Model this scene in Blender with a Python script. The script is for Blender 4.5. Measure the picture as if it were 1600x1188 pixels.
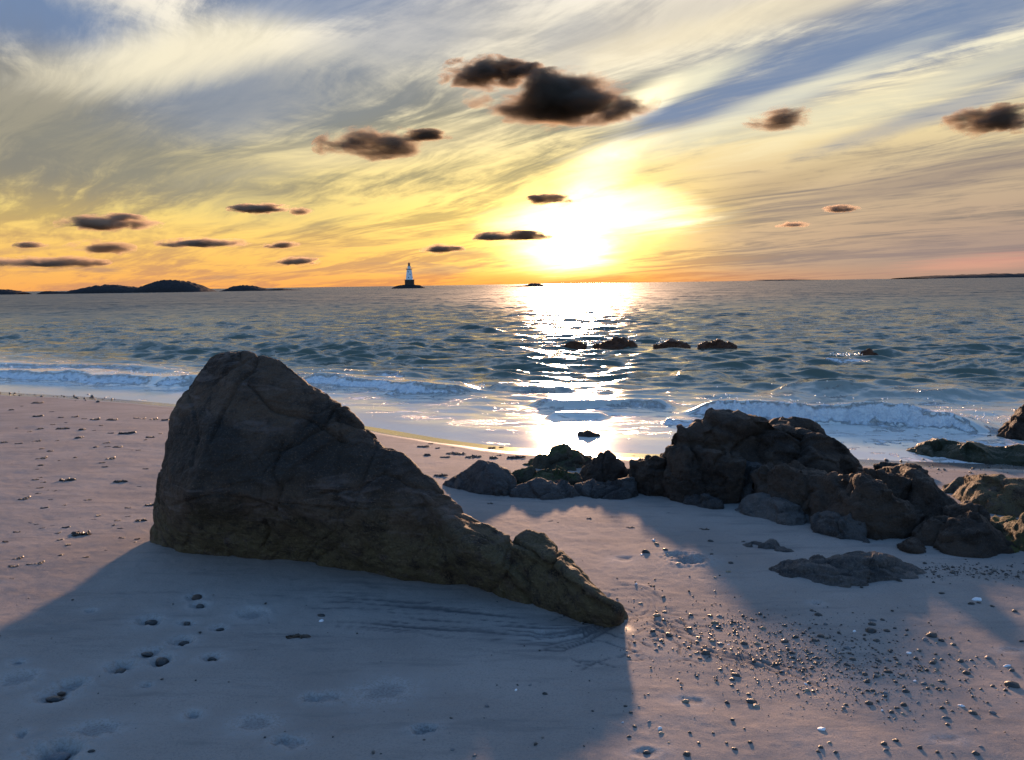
import bpy, bmesh, math, random
import numpy as np
from mathutils import Matrix, Vector, Euler

for o in list(bpy.data.objects): bpy.data.objects.remove(o)
scn = bpy.context.scene
COL = scn.collection
R = math.radians
rnd = random.Random(7)

# ------------------------------------------------------------------ camera
F = 1320.0                       # focal length in photograph pixels (1600 x 1188)
EYE = 2.1                        # eye height above the sea
PITCH = math.atan((594 - 444.5) / F)
ROLL = -math.atan(0.0145)
camd = bpy.data.cameras.new('camera'); cam = bpy.data.objects.new('camera', camd); COL.objects.link(cam)
camd.sensor_fit = 'HORIZONTAL'; camd.sensor_width = 36; camd.lens = 36 * F / 1600
camd.clip_start = 0.05; camd.clip_end = 60000
CM = Matrix.Rotation(math.pi / 2 - PITCH, 3, 'X') @ Matrix.Rotation(ROLL, 3, 'Z')
cam.matrix_world = Matrix.Translation((0, 0, EYE)) @ CM.to_4x4()
scn.camera = cam
CMn = np.array(CM)

def ray(u, v):
    return CM @ Vector(((u - 800) / F, -(v - 594) / F, -1))
def azel(u, v):
    d = ray(u, v).normalized()
    return math.degrees(math.atan2(d.x, d.y)), math.degrees(math.asin(d.z))
def project(p):                  # world points (n,3) -> photograph pixels
    q = (p - np.array([0, 0, EYE])) @ CMn
    w = np.maximum(-q[:, 2], 1e-3)
    return np.stack([800 + F * q[:, 0] / w, 594 - F * q[:, 1] / w], 1)

# ------------------------------------------------------------------ exposure and light
EXPO = 2.2
scn.view_settings.view_transform = 'Standard'; scn.view_settings.look = 'None'
scn.view_settings.exposure = EXPO; scn.view_settings.gamma = 1
SUN_AZ, SUN_EL = azel(893, 385)[0], 7.5
cy = scn.cycles
cy.use_denoising = True
try: cy.denoiser = 'OPENIMAGEDENOISE'
except Exception: pass
cy.max_bounces = 6; cy.diffuse_bounces = 3; cy.glossy_bounces = 3; cy.transmission_bounces = 2
cy.volume_bounces = 1; cy.sample_clamp_indirect = 4; cy.caustics_reflective = False; cy.caustics_refractive = False

sund = bpy.data.lights.new('sun', 'SUN'); sun = bpy.data.objects.new('sun', sund); COL.objects.link(sun)
sund.energy = 1.75; sund.angle = R(3.2); sund.color = (1.0, 0.59, 0.35)
sdir = Vector((math.sin(R(SUN_AZ)) * math.cos(R(SUN_EL)), math.cos(R(SUN_AZ)) * math.cos(R(SUN_EL)), math.sin(R(SUN_EL))))
sun.rotation_euler = sdir.to_track_quat('Z', 'Y').to_euler()

def lin(c):                      # 8 bit sRGB -> linear
    o = []
    for x in c:
        x /= 255.0
        o.append(x / 12.92 if x <= .04045 else ((x + .055) / 1.055) ** 2.4)
    return tuple(o)

# ------------------------------------------------------------------ node shorthand
class NT:
    def __init__(s, tree): s.t = tree; s.n = tree.nodes; s.l = tree.links
    def put(s, sock, v):
        if isinstance(v, E): s.l.new(v.s, sock)
        elif v is not None:
            if isinstance(v, (tuple, list)) and sock.type == 'RGBA' and len(v) == 3: v = (*v, 1)
            sock.default_value = v
    def math(s, op, a, b=None, c=None, clamp=False):
        n = s.n.new('ShaderNodeMath'); n.operation = op; n.use_clamp = clamp
        for i, v in enumerate((a, b, c)):
            if v is not None: s.put(n.inputs[i], v)
        return E(s, n.outputs[0])
    def vec(s, x, y, z=0.0):
        n = s.n.new('ShaderNodeCombineXYZ')
        for i, v in enumerate((x, y, z)): s.put(n.inputs[i], v)
        return E(s, n.outputs[0])
    def vmul(s, a, b):
        n = s.n.new('ShaderNodeVectorMath'); n.operation = 'MULTIPLY'; s.put(n.inputs[0], a); s.put(n.inputs[1], b); return E(s, n.outputs[0])
    def vadd(s, a, b):
        n = s.n.new('ShaderNodeVectorMath'); n.operation = 'ADD'; s.put(n.inputs[0], a); s.put(n.inputs[1], b); return E(s, n.outputs[0])
    def xyz(s, a):
        n = s.n.new('ShaderNodeSeparateXYZ'); s.put(n.inputs[0], a); return [E(s, o) for o in n.outputs]
    def noise(s, v, scale=1, detail=3, rough=.5, dist=0, color=False):
        n = s.n.new('ShaderNodeTexNoise'); s.put(n.inputs['Vector'], v); s.put(n.inputs['Scale'], scale)
        s.put(n.inputs['Detail'], detail); s.put(n.inputs['Roughness'], rough); s.put(n.inputs['Distortion'], dist)
        return E(s, n.outputs[1 if color else 0])
    def voro(s, v, scale=1, feature='F1'):
        n = s.n.new('ShaderNodeTexVoronoi'); n.feature = feature; s.put(n.inputs['Vector'], v); s.put(n.inputs['Scale'], scale); return E(s, n.outputs['Distance'])
    def ss(s, x, e0, e1, o0=0., o1=1.):
        n = s.n.new('ShaderNodeMapRange'); n.interpolation_type = 'SMOOTHSTEP'
        for i, v in enumerate((x, e0, e1, o0, o1)): s.put(n.inputs[i], v)
        return E(s, n.outputs[0])
    def mix(s, f, a, b, mode='MIX'):
        n = s.n.new('ShaderNodeMix'); n.data_type = 'RGBA'; n.blend_type = mode; n.clamp_factor = True
        s.put(n.inputs[0], f); s.put(n.inputs[6], a); s.put(n.inputs[7], b); return E(s, n.outputs[2])
    def ramp(s, f, stops, lo, hi):
        n = s.n.new('ShaderNodeValToRGB'); cr = n.color_ramp
        while len(cr.elements) < len(stops): cr.elements.new(.5)
        for e, (p, c) in zip(cr.elements, stops): e.position = (p - lo) / (hi - lo); e.color = (*c, 1)
        s.put(n.inputs[0], (f - lo) * (1 / (hi - lo))); return E(s, n.outputs[0])
    def attr(s, name):
        n = s.n.new('ShaderNodeAttribute'); n.attribute_name = name; return E(s, n.outputs['Fac'])
    def bump(s, h, strength=.3, dist=.01, normal=None):
        n = s.n.new('ShaderNodeBump'); s.put(n.inputs['Strength'], strength); s.put(n.inputs['Distance'], dist); s.put(n.inputs['Height'], h)
        if normal is not None: s.put(n.inputs['Normal'], normal)
        return E(s, n.outputs[0])
class E:
    def __init__(s, nt, sock): s.nt = nt; s.s = sock
    def __add__(s, o): return s.nt.math('ADD', s, o)
    __radd__ = __add__
    def __mul__(s, o): return s.nt.math('MULTIPLY', s, o)
    __rmul__ = __mul__
    def __sub__(s, o): return s.nt.math('SUBTRACT', s, o)
    def __rsub__(s, o): return s.nt.math('SUBTRACT', o, s)
    def __truediv__(s, o): return s.nt.math('DIVIDE', s, o)
    def __rtruediv__(s, o): return s.nt.math('DIVIDE', o, s)

# ------------------------------------------------------------------ sky (world)
world = bpy.data.worlds.new('World'); scn.world = world; world.use_nodes = True
W = NT(world.node_tree)
for n in list(W.n): W.n.remove(n)
wout = W.n.new('ShaderNodeOutputWorld'); wbg = W.n.new('ShaderNodeBackground')
tc = W.n.new('ShaderNodeTexCoord')
dx, dy, dz = W.xyz(E(W, tc.outputs['Generated']))
DEG = 180 / math.pi
AZ = W.math('ARCTAN2', dx, dy) * DEG
EL = W.math('ARCSINE', dz) * DEG
nish = W.n.new('ShaderNodeTexSky'); nish.sky_type = 'NISHITA'; nish.sun_disc = False
nish.sun_elevation = R(SUN_EL); nish.sun_rotation = R(SUN_AZ); nish.air_density = 1.0; nish.dust_density = 1.0; nish.ozone_density = 2.5
NISH = E(W, nish.outputs[0])
K = 2 ** -EXPO                   # display value -> radiance at this exposure
def cc(*c, k=1.0): return tuple(x * K * k for x in lin(c))
# high cloud sheet: plane overhead, streaks all run one way over the water
q = 1.0 / (W.math('MAXIMUM', dz, 0.0) + 0.07)
px_, py_ = dx * q, dy * q
ca, sa = math.cos(R(-38)), math.sin(R(-38))
along = px_ * sa + py_ * ca
across = px_ * ca - py_ * sa
warp = W.noise(W.vec(across * .5, along * .25, 3.1), 1.2, 3, .5)
ac2 = across + (warp - .5) * 1.3
n1 = W.noise(W.vec(ac2 * .55, along * .17, 0.0), 1.5, 6, .55, .3)
n2 = W.noise(W.vec(ac2 * 2.2, along * .34, 5.0), 1.6, 9, .66, .35)
n3 = W.noise(W.vec(ac2 * 7.0, along * .9, 9.0), 1.5, 6, .65, .2)
n4 = W.noise(W.vec(ac2 * 1.5, along * .85, 12.0), 1.6, 8, .68, .5)
mot = n2 * .45 + n4 * .55
cov = n1 * .44 + n2 * .28 + n3 * .14 + n4 * .26 - .06
def blob(u, v, ru, rv, rot=0, rough=.5, lo=.55, hi=1.35, wv=None):
    a0, e0 = azel(u, v); a1 = ru / F * DEG; e1 = rv / F * DEG
    c, s_ = math.cos(R(rot)), math.sin(R(rot))
    da, de = AZ - a0, EL - e0
    p = (da * c + de * s_) * (1 / a1); r_ = (de * c - da * s_) * (1 / e1)
    d = W.math('SQRT', p * p + r_ * r_)
    d = d + ((wv or n2) - .5) * (2.2 * rough)
    return W.ss(d, hi, lo)
lit = W.ramp(EL, [(0, cc(250, 172, 92)), (2, cc(254, 198, 104)), (5, cc(255, 224, 132)), (8.5, cc(240, 222, 166)),
                  (13, cc(255, 244, 214)), (19, cc(246, 240, 230))], 0, 20)
shade = W.ramp(EL, [(0, cc(216, 150, 104)), (2, cc(214, 164, 108)), (4.5, cc(202, 174, 112)), (7, cc(166, 156, 122)),
                    (10, cc(136, 136, 122)), (14, cc(124, 130, 136)), (19, cc(106, 124, 156))], 0, 20)
lit_r = W.ramp(EL, [(0, cc(168, 140, 130)), (3, cc(182, 156, 138)), (6, cc(196, 174, 146)), (9, cc(232, 212, 166)), (13, cc(255, 246, 214)), (19, cc(232, 222, 208))], 0, 20)
shade_r = W.ramp(EL, [(0, cc(146, 124, 122)), (3, cc(144, 130, 122)), (6, cc(148, 136, 126)), (9, cc(136, 134, 132)), (13, cc(136, 146, 164)), (19, cc(150, 154, 166))], 0, 20)
right = W.ss(AZ + (n1 - .5) * 14, 5.0, 17.0)
cover = W.ss(cov, .425, .55)
sky = W.mix(cover, W.mix(right, shade, shade_r), W.mix(right, lit, lit_r))
# clear blue openings between the streaks
BLUE = cc(116, 138, 172)
for (u, v, ru, rv, rot, st) in [(50, 25, 150, 50, 0, 1.0), (350, 160, 130, 50, 14, .85), (1300, 95, 300, 40, 15, .95), (1060, 176, 75, 12, 6, .9),
                                (1560, 100, 120, 16, 16, .6), (890, 100, 30, 14, 0, .4), (500, 5, 150, 28, 5, .8), (620, 60, 130, 40, 10, .45), (1560, 10, 100, 36, 12, .8), (900, 60, 60, 30, 10, .4), (1480, 170, 160, 14, 14, .6), (1180, 165, 110, 10, 10, .5)]:
    sky = W.mix(blob(u, v, ru, rv, rot, .95, .35, 1.5, mot) * st, sky, BLUE)
# darker veils
for (u, v, ru, rv, rot, st, c) in [(60, 190, 250, 110, -10, .75, cc(126, 126, 126)), (240, 250, 280, 60, -14, .6, cc(146, 144, 130)), (420, 150, 230, 60, 10, .55, cc(132, 142, 156)), (700, 40, 150, 50, 0, .4, cc(168, 170, 176)), (1010, 40, 150, 36, 10, .45, cc(170, 164, 162)), (1450, 280, 330, 20, 9, .6, cc(138, 126, 126)),
                                   (1200, 290, 190, 16, 12, .4, cc(150, 134, 118)), (1500, 395, 260, 32, 3, .5, cc(156, 138, 136)), (480, 170, 190, 70, 12, .4, cc(138, 146, 154))]:
    sky = W.mix(blob(u, v, ru, rv, rot, .5, .2, 1.4) * st, sky, c)
# bright wisps
for (u, v, ru, rv, rot, st, c) in [(270, 90, 170, 42, 14, .85, cc(244, 234, 206)), (900, 60, 230, 80, 8, .4, cc(238, 228, 206)), (1380, 165, 260, 22, 15, .6, cc(248, 238, 200)), (1150, 205, 220, 22, 10, .6, cc(248, 238, 200)), (1230, 150, 200, 16, 16, .6, cc(252, 246, 214)), (1050, 140, 120, 18, 18, .8, cc(255, 248, 214)),
                                   (1180, 25, 330, 24, 10, .7, cc(242, 228, 196)), (600, 230, 260, 26, 10, .5, cc(224, 208, 168)), (1540, 410, 110, 12, 3, .7, cc(222, 160, 140))]:
    sky = W.mix(blob(u, v, ru, rv, rot, 1.0, .2, 1.4, n4 * .5 + n3 * .5) * st, sky, c)
# low grey bars of cloud near the horizon
lowc = W.noise(W.vec(AZ * .11, EL * .95, 2.0), 1.0, 6, .55, .3)
lowm = W.ss(lowc, .52, .62) * W.ss(EL, .2, .9) * W.ss(EL, 3.2, 1.6) * W.ss(AZ, 6.0, -4.0)
sky = W.mix(lowm * .75, sky, cc(176, 136, 116))
# glow of the low sun seen through thin cloud
ga, ge = azel(892, 368)
nb = W.noise(W.vec(AZ * .16, EL * .75, 7.0), 1.0, 6, .6, .5)
def gl(wa, we, p=1.0, br=0.0):
    a, b = (AZ - ga) * (1 / wa), (EL - ge) * (1 / we)
    r2 = a * a + b * b
    if br: r2 = W.math('MAXIMUM', r2 + (nb - .46) * br + (n2 - .5) * br * .7, 0.0)
    return W.math('EXPONENT', W.math('POWER', r2, p) * -1.0)
streak = .55 + cover * .9
def addc(base, col, f):
    n = W.n.new('ShaderNodeVectorMath'); n.operation = 'MULTIPLY_ADD'
    v = W.n.new('ShaderNodeCombineXYZ')
    for i in range(3): W.put(v.inputs[i], f)
    W.l.new(v.outputs[0], n.inputs[0]); n.inputs[1].default_value = col; W.put(n.inputs[2], base)
    return E(W, n.outputs[0])
sky = addc(sky, (.42 * K, .28 * K, .06 * K), gl(12, 5.4, .6) * streak)
sky = addc(sky, (1.1 * K, .72 * K, .10 * K), gl(4.8, 2.7, .8, 2.6) * streak)
core = W.ss(n1 * .6 + n2 * .4, .30, .56)
sky = addc(sky, (2.6 * K, 2.2 * K, 1.1 * K), gl(3.2, 2.0, 1.0, 3.2) * (core * 1.3))
sky = addc(sky, (3 * K, 2.6 * K, 1.6 * K), gl(1.4, 1.2, 1.0, 3.0))
for (u, v, ru, rv, rot, g_) in [(985, 322, 95, 30, -6, 1.3), (930, 272, 60, 34, 20, .9), (880, 400, 70, 24, 0, 1.2), (835, 345, 70, 22, 0, .9), (1010, 350, 110, 18, 4, .8), (960, 235, 80, 14, 15, .5), (1000, 165, 60, 20, 30, .55)]:
    sky = addc(sky, (1.0 * K * g_, .82 * K * g_, .42 * K * g_), blob(u, v, ru, rv, rot, 1.2, .1, 1.5, mot))
low = W.ss(EL, 1.3, 0.0)
sky = W.mix(low * gl(12, 6, .7) * .9, sky, cc(255, 146, 36))
# out of the frame: dimmer blue overhead and behind, from the Nishita sky
vis = W.ss(EL, 29.0, 19.5) * W.ss(W.math('ABSOLUTE', AZ), 100.0, 40.0)
rest = W.mix(W.ss(n1, .42, .62) * .45, W.mix(1.0, NISH, (.05, .05, .05), 'MULTIPLY'), (.022, .036, .066))
back = W.ss(EL, 42.0, 4.0) * W.ss(W.math('ABSOLUTE', AZ), 70.0, 130.0)
front = W.ss(EL, 62.0, 30.0) * W.ss(W.math('ABSOLUTE', AZ), 110.0, 50.0)
rest = addc(addc(addc(rest, (.004, .022, .060), 1.0), (.036, .032, .036), back), (.044, .044, .043), front)
sky = W.mix(vis, rest, sky)
sky = W.mix(W.ss(EL, 0.0, -.6), sky, (.05, .05, .055))
W.put(wbg.inputs[0], sky); wbg.inputs[1].default_value = 1.0
W.l.new(wbg.outputs[0], wout.inputs[0])

# ------------------------------------------------------------------ noise for geometry
_g = np.random.default_rng(5)
_perm = _g.permutation(512).astype(np.int64) % 512
_grad = _g.normal(size=(512, 3)); _grad /= np.linalg.norm(_grad, axis=1)[:, None]
def _h(i, j, k): return _perm[(_perm[(_perm[i & 511] + j) & 511] + k) & 511]
def perlin(p):
    i = np.floor(p).astype(np.int64); f = p - i
    w = f * f * f * (f * (f * 6 - 15) + 10)
    out = 0
    for a in (0, 1):
        wa = w[:, 0] if a else 1 - w[:, 0]
        for b in (0, 1):
            wb = w[:, 1] if b else 1 - w[:, 1]
            for c in (0, 1):
                wc = w[:, 2] if c else 1 - w[:, 2]
                g = _grad[_h(i[:, 0] + a, i[:, 1] + b, i[:, 2] + c)]
                out = out + wa * wb * wc * (g[:, 0] * (f[:, 0] - a) + g[:, 1] * (f[:, 1] - b) + g[:, 2] * (f[:, 2] - c))
    return out
def fbm(p, o=4, gain=.5):
    r, a = 0, 1.0
    for k in range(o): r = r + a * perlin(p); p = p * 2.03 + 17.3; a *= gain
    return r
def worley(p):
    i = np.floor(p).astype(np.int64); n = len(p)
    f1 = np.full(n, 9.); f2 = np.full(n, 9.); off = np.zeros((n, 3)); hid = np.zeros(n, np.int64)
    for a in (-1, 0, 1):
        for b in (-1, 0, 1):
            for c in (-1, 0, 1):
                h = _h(i[:, 0] + a, i[:, 1] + b, i[:, 2] + c)
                ctr = i + np.array([a, b, c]) + .5 + .45 * _grad[h]
                v = p - ctr; d = np.sqrt((v * v).sum(1))
                m = d < f1
                f2 = np.where(m, f1, np.minimum(f2, d)); f1 = np.where(m, d, f1)
                off[m] = v[m]; hid[m] = h[m]
    return f1, f2, off, hid
def smooth(x, a, b):
    t = np.clip((x - a) / (b - a), 0, 1); return t * t * (3 - 2 * t)
def flat2(x, y, z=0.0): return np.stack([x, y, np.full_like(x, z)], 1)

# ------------------------------------------------------------------ object helpers
def tag(o, label=None, cat=None, group=None, kind=None):
    if label: o['label'] = label
    if cat: o['category'] = cat
    if group: o['group'] = group
    if kind: o['kind'] = kind
    return o
def link(name, me, mat=None, parent=None):
    o = bpy.data.objects.new(name, me); COL.objects.link(o)
    if mat: me.materials.clear(); me.materials.append(mat)
    if parent: o.parent = parent
    return o
def mesh_np(name, v, quads, attrs=None, smooth_=True):
    me = bpy.data.meshes.new(name)
    me.vertices.add(len(v)); me.vertices.foreach_set('co', np.ascontiguousarray(v, np.float32).ravel())
    k = quads.shape[1]
    me.loops.add(quads.size); me.loops.foreach_set('vertex_index', np.ascontiguousarray(quads, np.int32).ravel())
    me.polygons.add(len(quads)); me.polygons.foreach_set('loop_start', np.arange(0, quads.size, k, dtype=np.int32))
    me.update(calc_edges=True)
    me.polygons.foreach_set('use_smooth', np.full(len(quads), smooth_))
    for n, a in (attrs or {}).items():
        at = me.attributes.new(n, 'FLOAT', 'POINT'); at.data.foreach_set('value', np.ascontiguousarray(a, np.float32))
    me.validate(); return me
def polar(rs, az, closed):
    rr, aa = np.meshgrid(rs, az, indexing='ij')
    x, y = (rr * np.sin(aa)).ravel(), (rr * np.cos(aa)).ravel()
    nr, na = len(rs), len(az)
    idx = np.arange(nr * na).reshape(nr, na)
    if closed: idx = np.concatenate([idx, idx[:, :1]], 1)
    qd = np.stack([idx[:-1, :-1], idx[:-1, 1:], idx[1:, 1:], idx[1:, :-1]], -1).reshape(-1, 4)[:, ::-1]
    return x, y, qd
def material(name):
    m = bpy.data.materials.new(name); m.use_nodes = True
    t = NT(m.node_tree); b = t.n['Principled BSDF']
    return m, t, b
def pos(t): return E(t, t.n.new('ShaderNodeNewGeometry').outputs['Position'])

# ------------------------------------------------------------------ beach shape
def on_z(u, v, z=0.0):
    d = ray(u, v); t = (z - EYE) / d.z; return d.x * t, d.y * t
_wl = [(0, 613), (150, 621), (280, 632), (430, 648), (590, 668), (660, 681), (741, 694), (835, 702), (972, 708), (1100, 712), (1300, 716), (1400, 720), (1560, 726)]
_wl = np.array([on_z(u, v) for u, v in _wl])
_wl = np.vstack([[-300, 260], [-60, 58], [-25, 29], _wl, [9, 8.6], [14, 8.0], [40, 12], [300, 60]])
_xs = np.linspace(-300, 300, 12001)
_ys = np.interp(_xs, _wl[:, 0], _wl[:, 1])
_k = np.hanning(41); _k /= _k.sum(); _ys = np.convolve(np.pad(_ys, 20, 'edge'), _k, 'valid')
def shore(x, y):                 # metres inland of the water's edge
    d = np.interp(x, _xs, _ys) - y
    return d * .82
def beach_base(x, y):
    s = shore(x, y)
    sp = np.maximum(s, 0); sn = np.maximum(-s, 0)
    z = .60 * (1 - np.exp(-sp / 9.0)) - np.minimum(.035 * sn, 3.0) + .004 * np.maximum(sp - 14, 0)
    p = flat2(np.asarray(x, float) * 1.0, np.asarray(y, float))
    z = z + smooth(s, 1.0, 4.0) * (.05 * perlin(p * np.array([.35, .35, 1])) + .018 * perlin(p * np.array([1.1, 1.1, 1]) + 4))
    return z
_gx, _gy = np.meshgrid(np.arange(-20, 20.01, .05), np.arange(.5, 25.01, .05), indexing='ij')
_gz = beach_base(_gx.ravel(), _gy.ravel()).reshape(_gx.shape)
def base_z(x, y):
    a, b = min(max((x + 20) / .05, 0), 798.9), min(max((y - .5) / .05, 0), 488.9)
    i, j = int(a), int(b); a -= i; b -= j
    return (_gz[i, j] * (1 - a) * (1 - b) + _gz[i + 1, j] * a * (1 - b) + _gz[i, j + 1] * (1 - a) * b + _gz[i + 1, j + 1] * a * b)
def ground(u, v):                # pixel -> point on the sand
    d = ray(u, v); z = .35
    for _ in range(40):
        t = (z - EYE) / d.z
        z += .6 * (float(base_z(d.x * t, d.y * t)) - z)
    t = (z - EYE) / d.z
    return Vector((d.x * t, d.y * t, z))
def at(u, v, D):                 # pixel at forward distance D
    d = ray(u, v); t = D / d.y; return Vector((d.x * t, D, EYE + d.z * t))

# marks pressed or washed into the sand: (u, v, half length px, half width px, rotation, depth m)
DENTS = [(978 / 3.2, 820 + 362 / 3.2, 12, 6, 0, .018), (311, 946, 13, 6, 10, .02), (233, 970, 18, 8, 0, .03), (291, 973, 12, 4, 0, .015), (342, 980, 12, 5, 0, .02), (284, 1001, 18, 8, 15, .03),
         (232, 1020, 18, 8, 5, .025), (250, 1031, 18, 9, 0, .03), (188, 1042, 20, 9, 15, .035), (330, 1028, 16, 6, 0, .02), (85, 1086, 26, 10, 25, .03), (110, 1070, 26, 8, 20, .03), (85, 1176, 36, 14, 0, .04),
         (302, 1118, 13, 5, 12, .022), (34, 1148, 10, 5, 10, .018), (437, 1158, 14, 6, 10, .022), (460, 1160, 18, 7, 10, .015), (663, 1140, 20, 5, 12, .025), (654, 1146, 12, 3, -15, .02), (485, 1090, 14, 6, 0, .02), (510, 1089, 22, 7, 0, .012),
         (228, 1070, 9, 4, 0, .015), (395, 958, 22, 9, 0, .02), (142, 954, 8, 3, 0, .012), (28, 1036, 10, 4, 0, .012), (1078, 876, 26, 9, 0, .05), (1060, 868, 20, 8, 0, .02), (1080, 1094, 22, 5, -5, .007), (1010, 1176, 24, 6, 0, .006),
         (975, 873, 16, 5, 0, .006), (1275, 943, 9, 3, 0, .008), (400, 1130, 30, 10, 0, .01), (30, 1060, 26, 10, 20, .012), (150, 1140, 34, 10, 10, .012), (1580, 1017, 16, 4, 0, .005), (1480, 1155, 22, 5, 0, .005), (600, 1080, 40, 14, 30, .008), (860, 990, 30, 8, 5, .008)]
def polyline_dist(x, y, pts):
    best = np.full(x.shape, 1e9); par = np.zeros(x.shape); sg = np.zeros(x.shape); L = 0
    for (a, b) in zip(pts[:-1], pts[1:]):
        ax, ay, bx, by = a[0], a[1], b[0], b[1]
        ex, ey = bx - ax, by - ay; l2 = ex * ex + ey * ey + 1e-12
        t = np.clip(((x - ax) * ex + (y - ay) * ey) / l2, 0, 1)
        qx, qy = x - ax - t * ex, y - ay - t * ey
        d = np.sqrt(qx * qx + qy * qy); m = d < best
        best[m] = d[m]; par[m] = (L + t * math.sqrt(l2))[m]; sg[m] = np.sign(ex * qy - ey * qx)[m]
        L += math.sqrt(l2)
    return best, par, sg, L

def build_sand():
    az = np.concatenate([np.arange(-math.pi, -.72, .07), np.arange(-.72, .72, .0017), np.arange(.72, math.pi - .01, .07)])
    rs = [.02, .3, .8, 1.3, 1.8]
    while rs[-1] < 3000:
        r = rs[-1]; rs.append(r + (.0036 * r + .002 if r < 12 else .007 * r if r < 30 else .12 * r))
    x, y, qd = polar(np.array(rs), az, True)
    z = beach_base(x, y); s = shore(x, y)
    r = np.hypot(x, y); dry = smooth(s, .6, 2.5)
    near = r < 14
    p = flat2(x[near], y[near])
    fine = np.zeros_like(z)
    fine[near] = .010 * fbm(p * np.array([2.6, 2.6, 1]), 4, .55) + .003 * perlin(p * np.array([14, 20, 1]))
    ripple = perlin(p * np.array([1.2, 5.0, 1]) + 31)
    fine[near] += .006 * ripple * smooth(perlin(p * .6 + 9), -.1, .3)
    z = z + fine * dry
    dark = np.zeros_like(z); disturb = np.zeros_like(z)
    for (u, v, a, b, rot, dep) in DENTS:
        c = ground(u, v); m1 = a / F * c.y; sc = m1; bb = b / F * c.y * 2.4
        m = (np.abs(x - c.x) < 4 * max(sc, bb)) & (np.abs(y - c.y) < 4 * max(sc, bb))
        ddx, ddy = x[m] - c.x, y[m] - c.y
        cr, sr = math.cos(R(rot)), math.sin(R(rot))
        pp = flat2(x[m], y[m]) * 22
        w1, w2 = perlin(pp) * .55, perlin(pp + 7) * .55
        q2 = np.sqrt(((ddx * cr + ddy * sr) / sc + w1) ** 2 + ((ddy * cr - ddx * sr) / bb + w2) ** 2)
        dep *= .95
        z[m] += -dep * np.exp(-q2 ** 4) + .14 * dep * np.exp(-((q2 - 1.35) / .28) ** 2) + .30 * dep * np.exp(-(q2 / 2) ** 2) * (perlin(pp * 1.9) + .8 * np.abs(perlin(pp * 3.1)))
        dark[m] = np.maximum(dark[m], .42 * np.exp(-(q2 * 1.25) ** 6))  # pit floors coloured darker: damp sand, with the shade of the hollow painted in
        disturb[m] = np.maximum(disturb[m], np.exp(-(q2 / 1.7) ** 2))
    # washed lines: dark mineral streaks in the lee of the boulder, swirls and rills at its tip
    g2 = random.Random(3)
    def carve(pts, w, dep, dk):
        P = [ground(u, v) for u, v in pts]
        xa, xb = min(q.x for q in P) - .1, max(q.x for q in P) + .1; ya, yb = min(q.y for q in P) - .1, max(q.y for q in P) + .1
        m = (x > xa) & (x < xb) & (y > ya) & (y < yb)
        d, par, sg, L = polyline_dist(x[m], y[m], P)
        wob = 1 + .6 * perlin(flat2(x[m] * 9, y[m] * 9))
        g = np.exp(-(d / (w * wob)) ** 2) * smooth(par, 0, .1 * L) * (1 - smooth(par, .8 * L, L))
        z[m] -= dep * g - .5 * dep * np.exp(-((d - 2.2 * w) / w) ** 2) * smooth(par, 0, .1 * L) * (1 - smooth(par, .8 * L, L)); dark[m] = np.maximum(dark[m], dk * g)
    c0 = ground(640, 965); m = (np.abs(x - c0.x) < 2.2) & (np.abs(y - c0.y) < 1.6)
    xs_, ys_ = x[m], y[m]
    msk = np.exp(-((xs_ - c0.x) / .85) ** 4 - ((ys_ - c0.y + .10 * (xs_ - c0.x)) / .42) ** 2)
    yy = ys_ + .10 * (xs_ - c0.x) + .05 * np.sin(xs_ * 2.1) - .12 * (xs_ - c0.x) * (ys_ - c0.y)
    st = fbm(flat2(xs_ * .9, yy * 15, 2.), 4, .6)
    st2 = fbm(flat2(xs_ * 2.5, yy * 9, 6.), 3, .6)
    g = smooth(st + .25 * st2, .12, .5) * msk
    dark[m] = np.maximum(dark[m], .95 * g); z[m] -= .005 * g
    g = smooth(st2, .18, .5) * np.exp(-((xs_ - ground(510, 920).x) / .35) ** 2 - ((ys_ - ground(510, 922).y) / .2) ** 2)
    dark[m] = np.maximum(dark[m], .8 * g)
    for k in range(46):           # small branching rills
        u, v = g2.uniform(880, 1075), g2.uniform(955, 1040)
        ang = g2.uniform(-.5, .9) + (math.pi if g2.random() < .45 else 0); pts = [(u, v)]
        for _ in range(g2.randint(3, 8)):
            ang += g2.uniform(-.55, .55); u += 10 * math.cos(ang); v += 5 * math.sin(ang); pts.append((u, v))
        carve(pts, g2.uniform(.004, .008), .004, .8)
    for k in range(16):
        f = k / 15; u0, v0 = 740 + 60 * f + g2.uniform(-30, 60), 968 + 52 * f + g2.uniform(-4, 4)
        carve([(u0, v0), (u0 + .35 * (960 - u0), v0 + 6 * (1 - f)), (u0 + .7 * (960 - u0), .5 * v0 + .5 * 978 + 4), (950 + g2.uniform(-10, 20), 970 + 8 * f)], g2.uniform(.005, .011), .003, .8)
    for k in range(14):
        u, v = 1010 + 12 * k + g2.uniform(-20, 20), 975 + 4 * k + g2.uniform(-12, 22); pts = [(u, v)]
        for _ in range(6): u += g2.uniform(12, 24); v += g2.uniform(2, 9); pts.append((u, v))
        carve(pts, g2.uniform(.006, .012), .004, .7)
    c = ground(985, 940)
    m = (np.abs(x - c.x) < 1) & (np.abs(y - c.y) < 1.3)
    dd = np.hypot((x[m] - c.x) / .95, (y[m] - c.y) / 1.6) + .03 * perlin(flat2(x[m] * 6, y[m] * 6))
    z[m] += -.012 * np.exp(-(dd / .16) ** 4) + .0018 * np.sin(dd * 190 + 3 * perlin(flat2(x[m] * 5, y[m] * 5))) * np.exp(-((dd - .12) / .09) ** 2) + .006 * np.exp(-((dd - .215) / .02) ** 2) * smooth(x[m] - c.x, -.05, .1)
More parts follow.
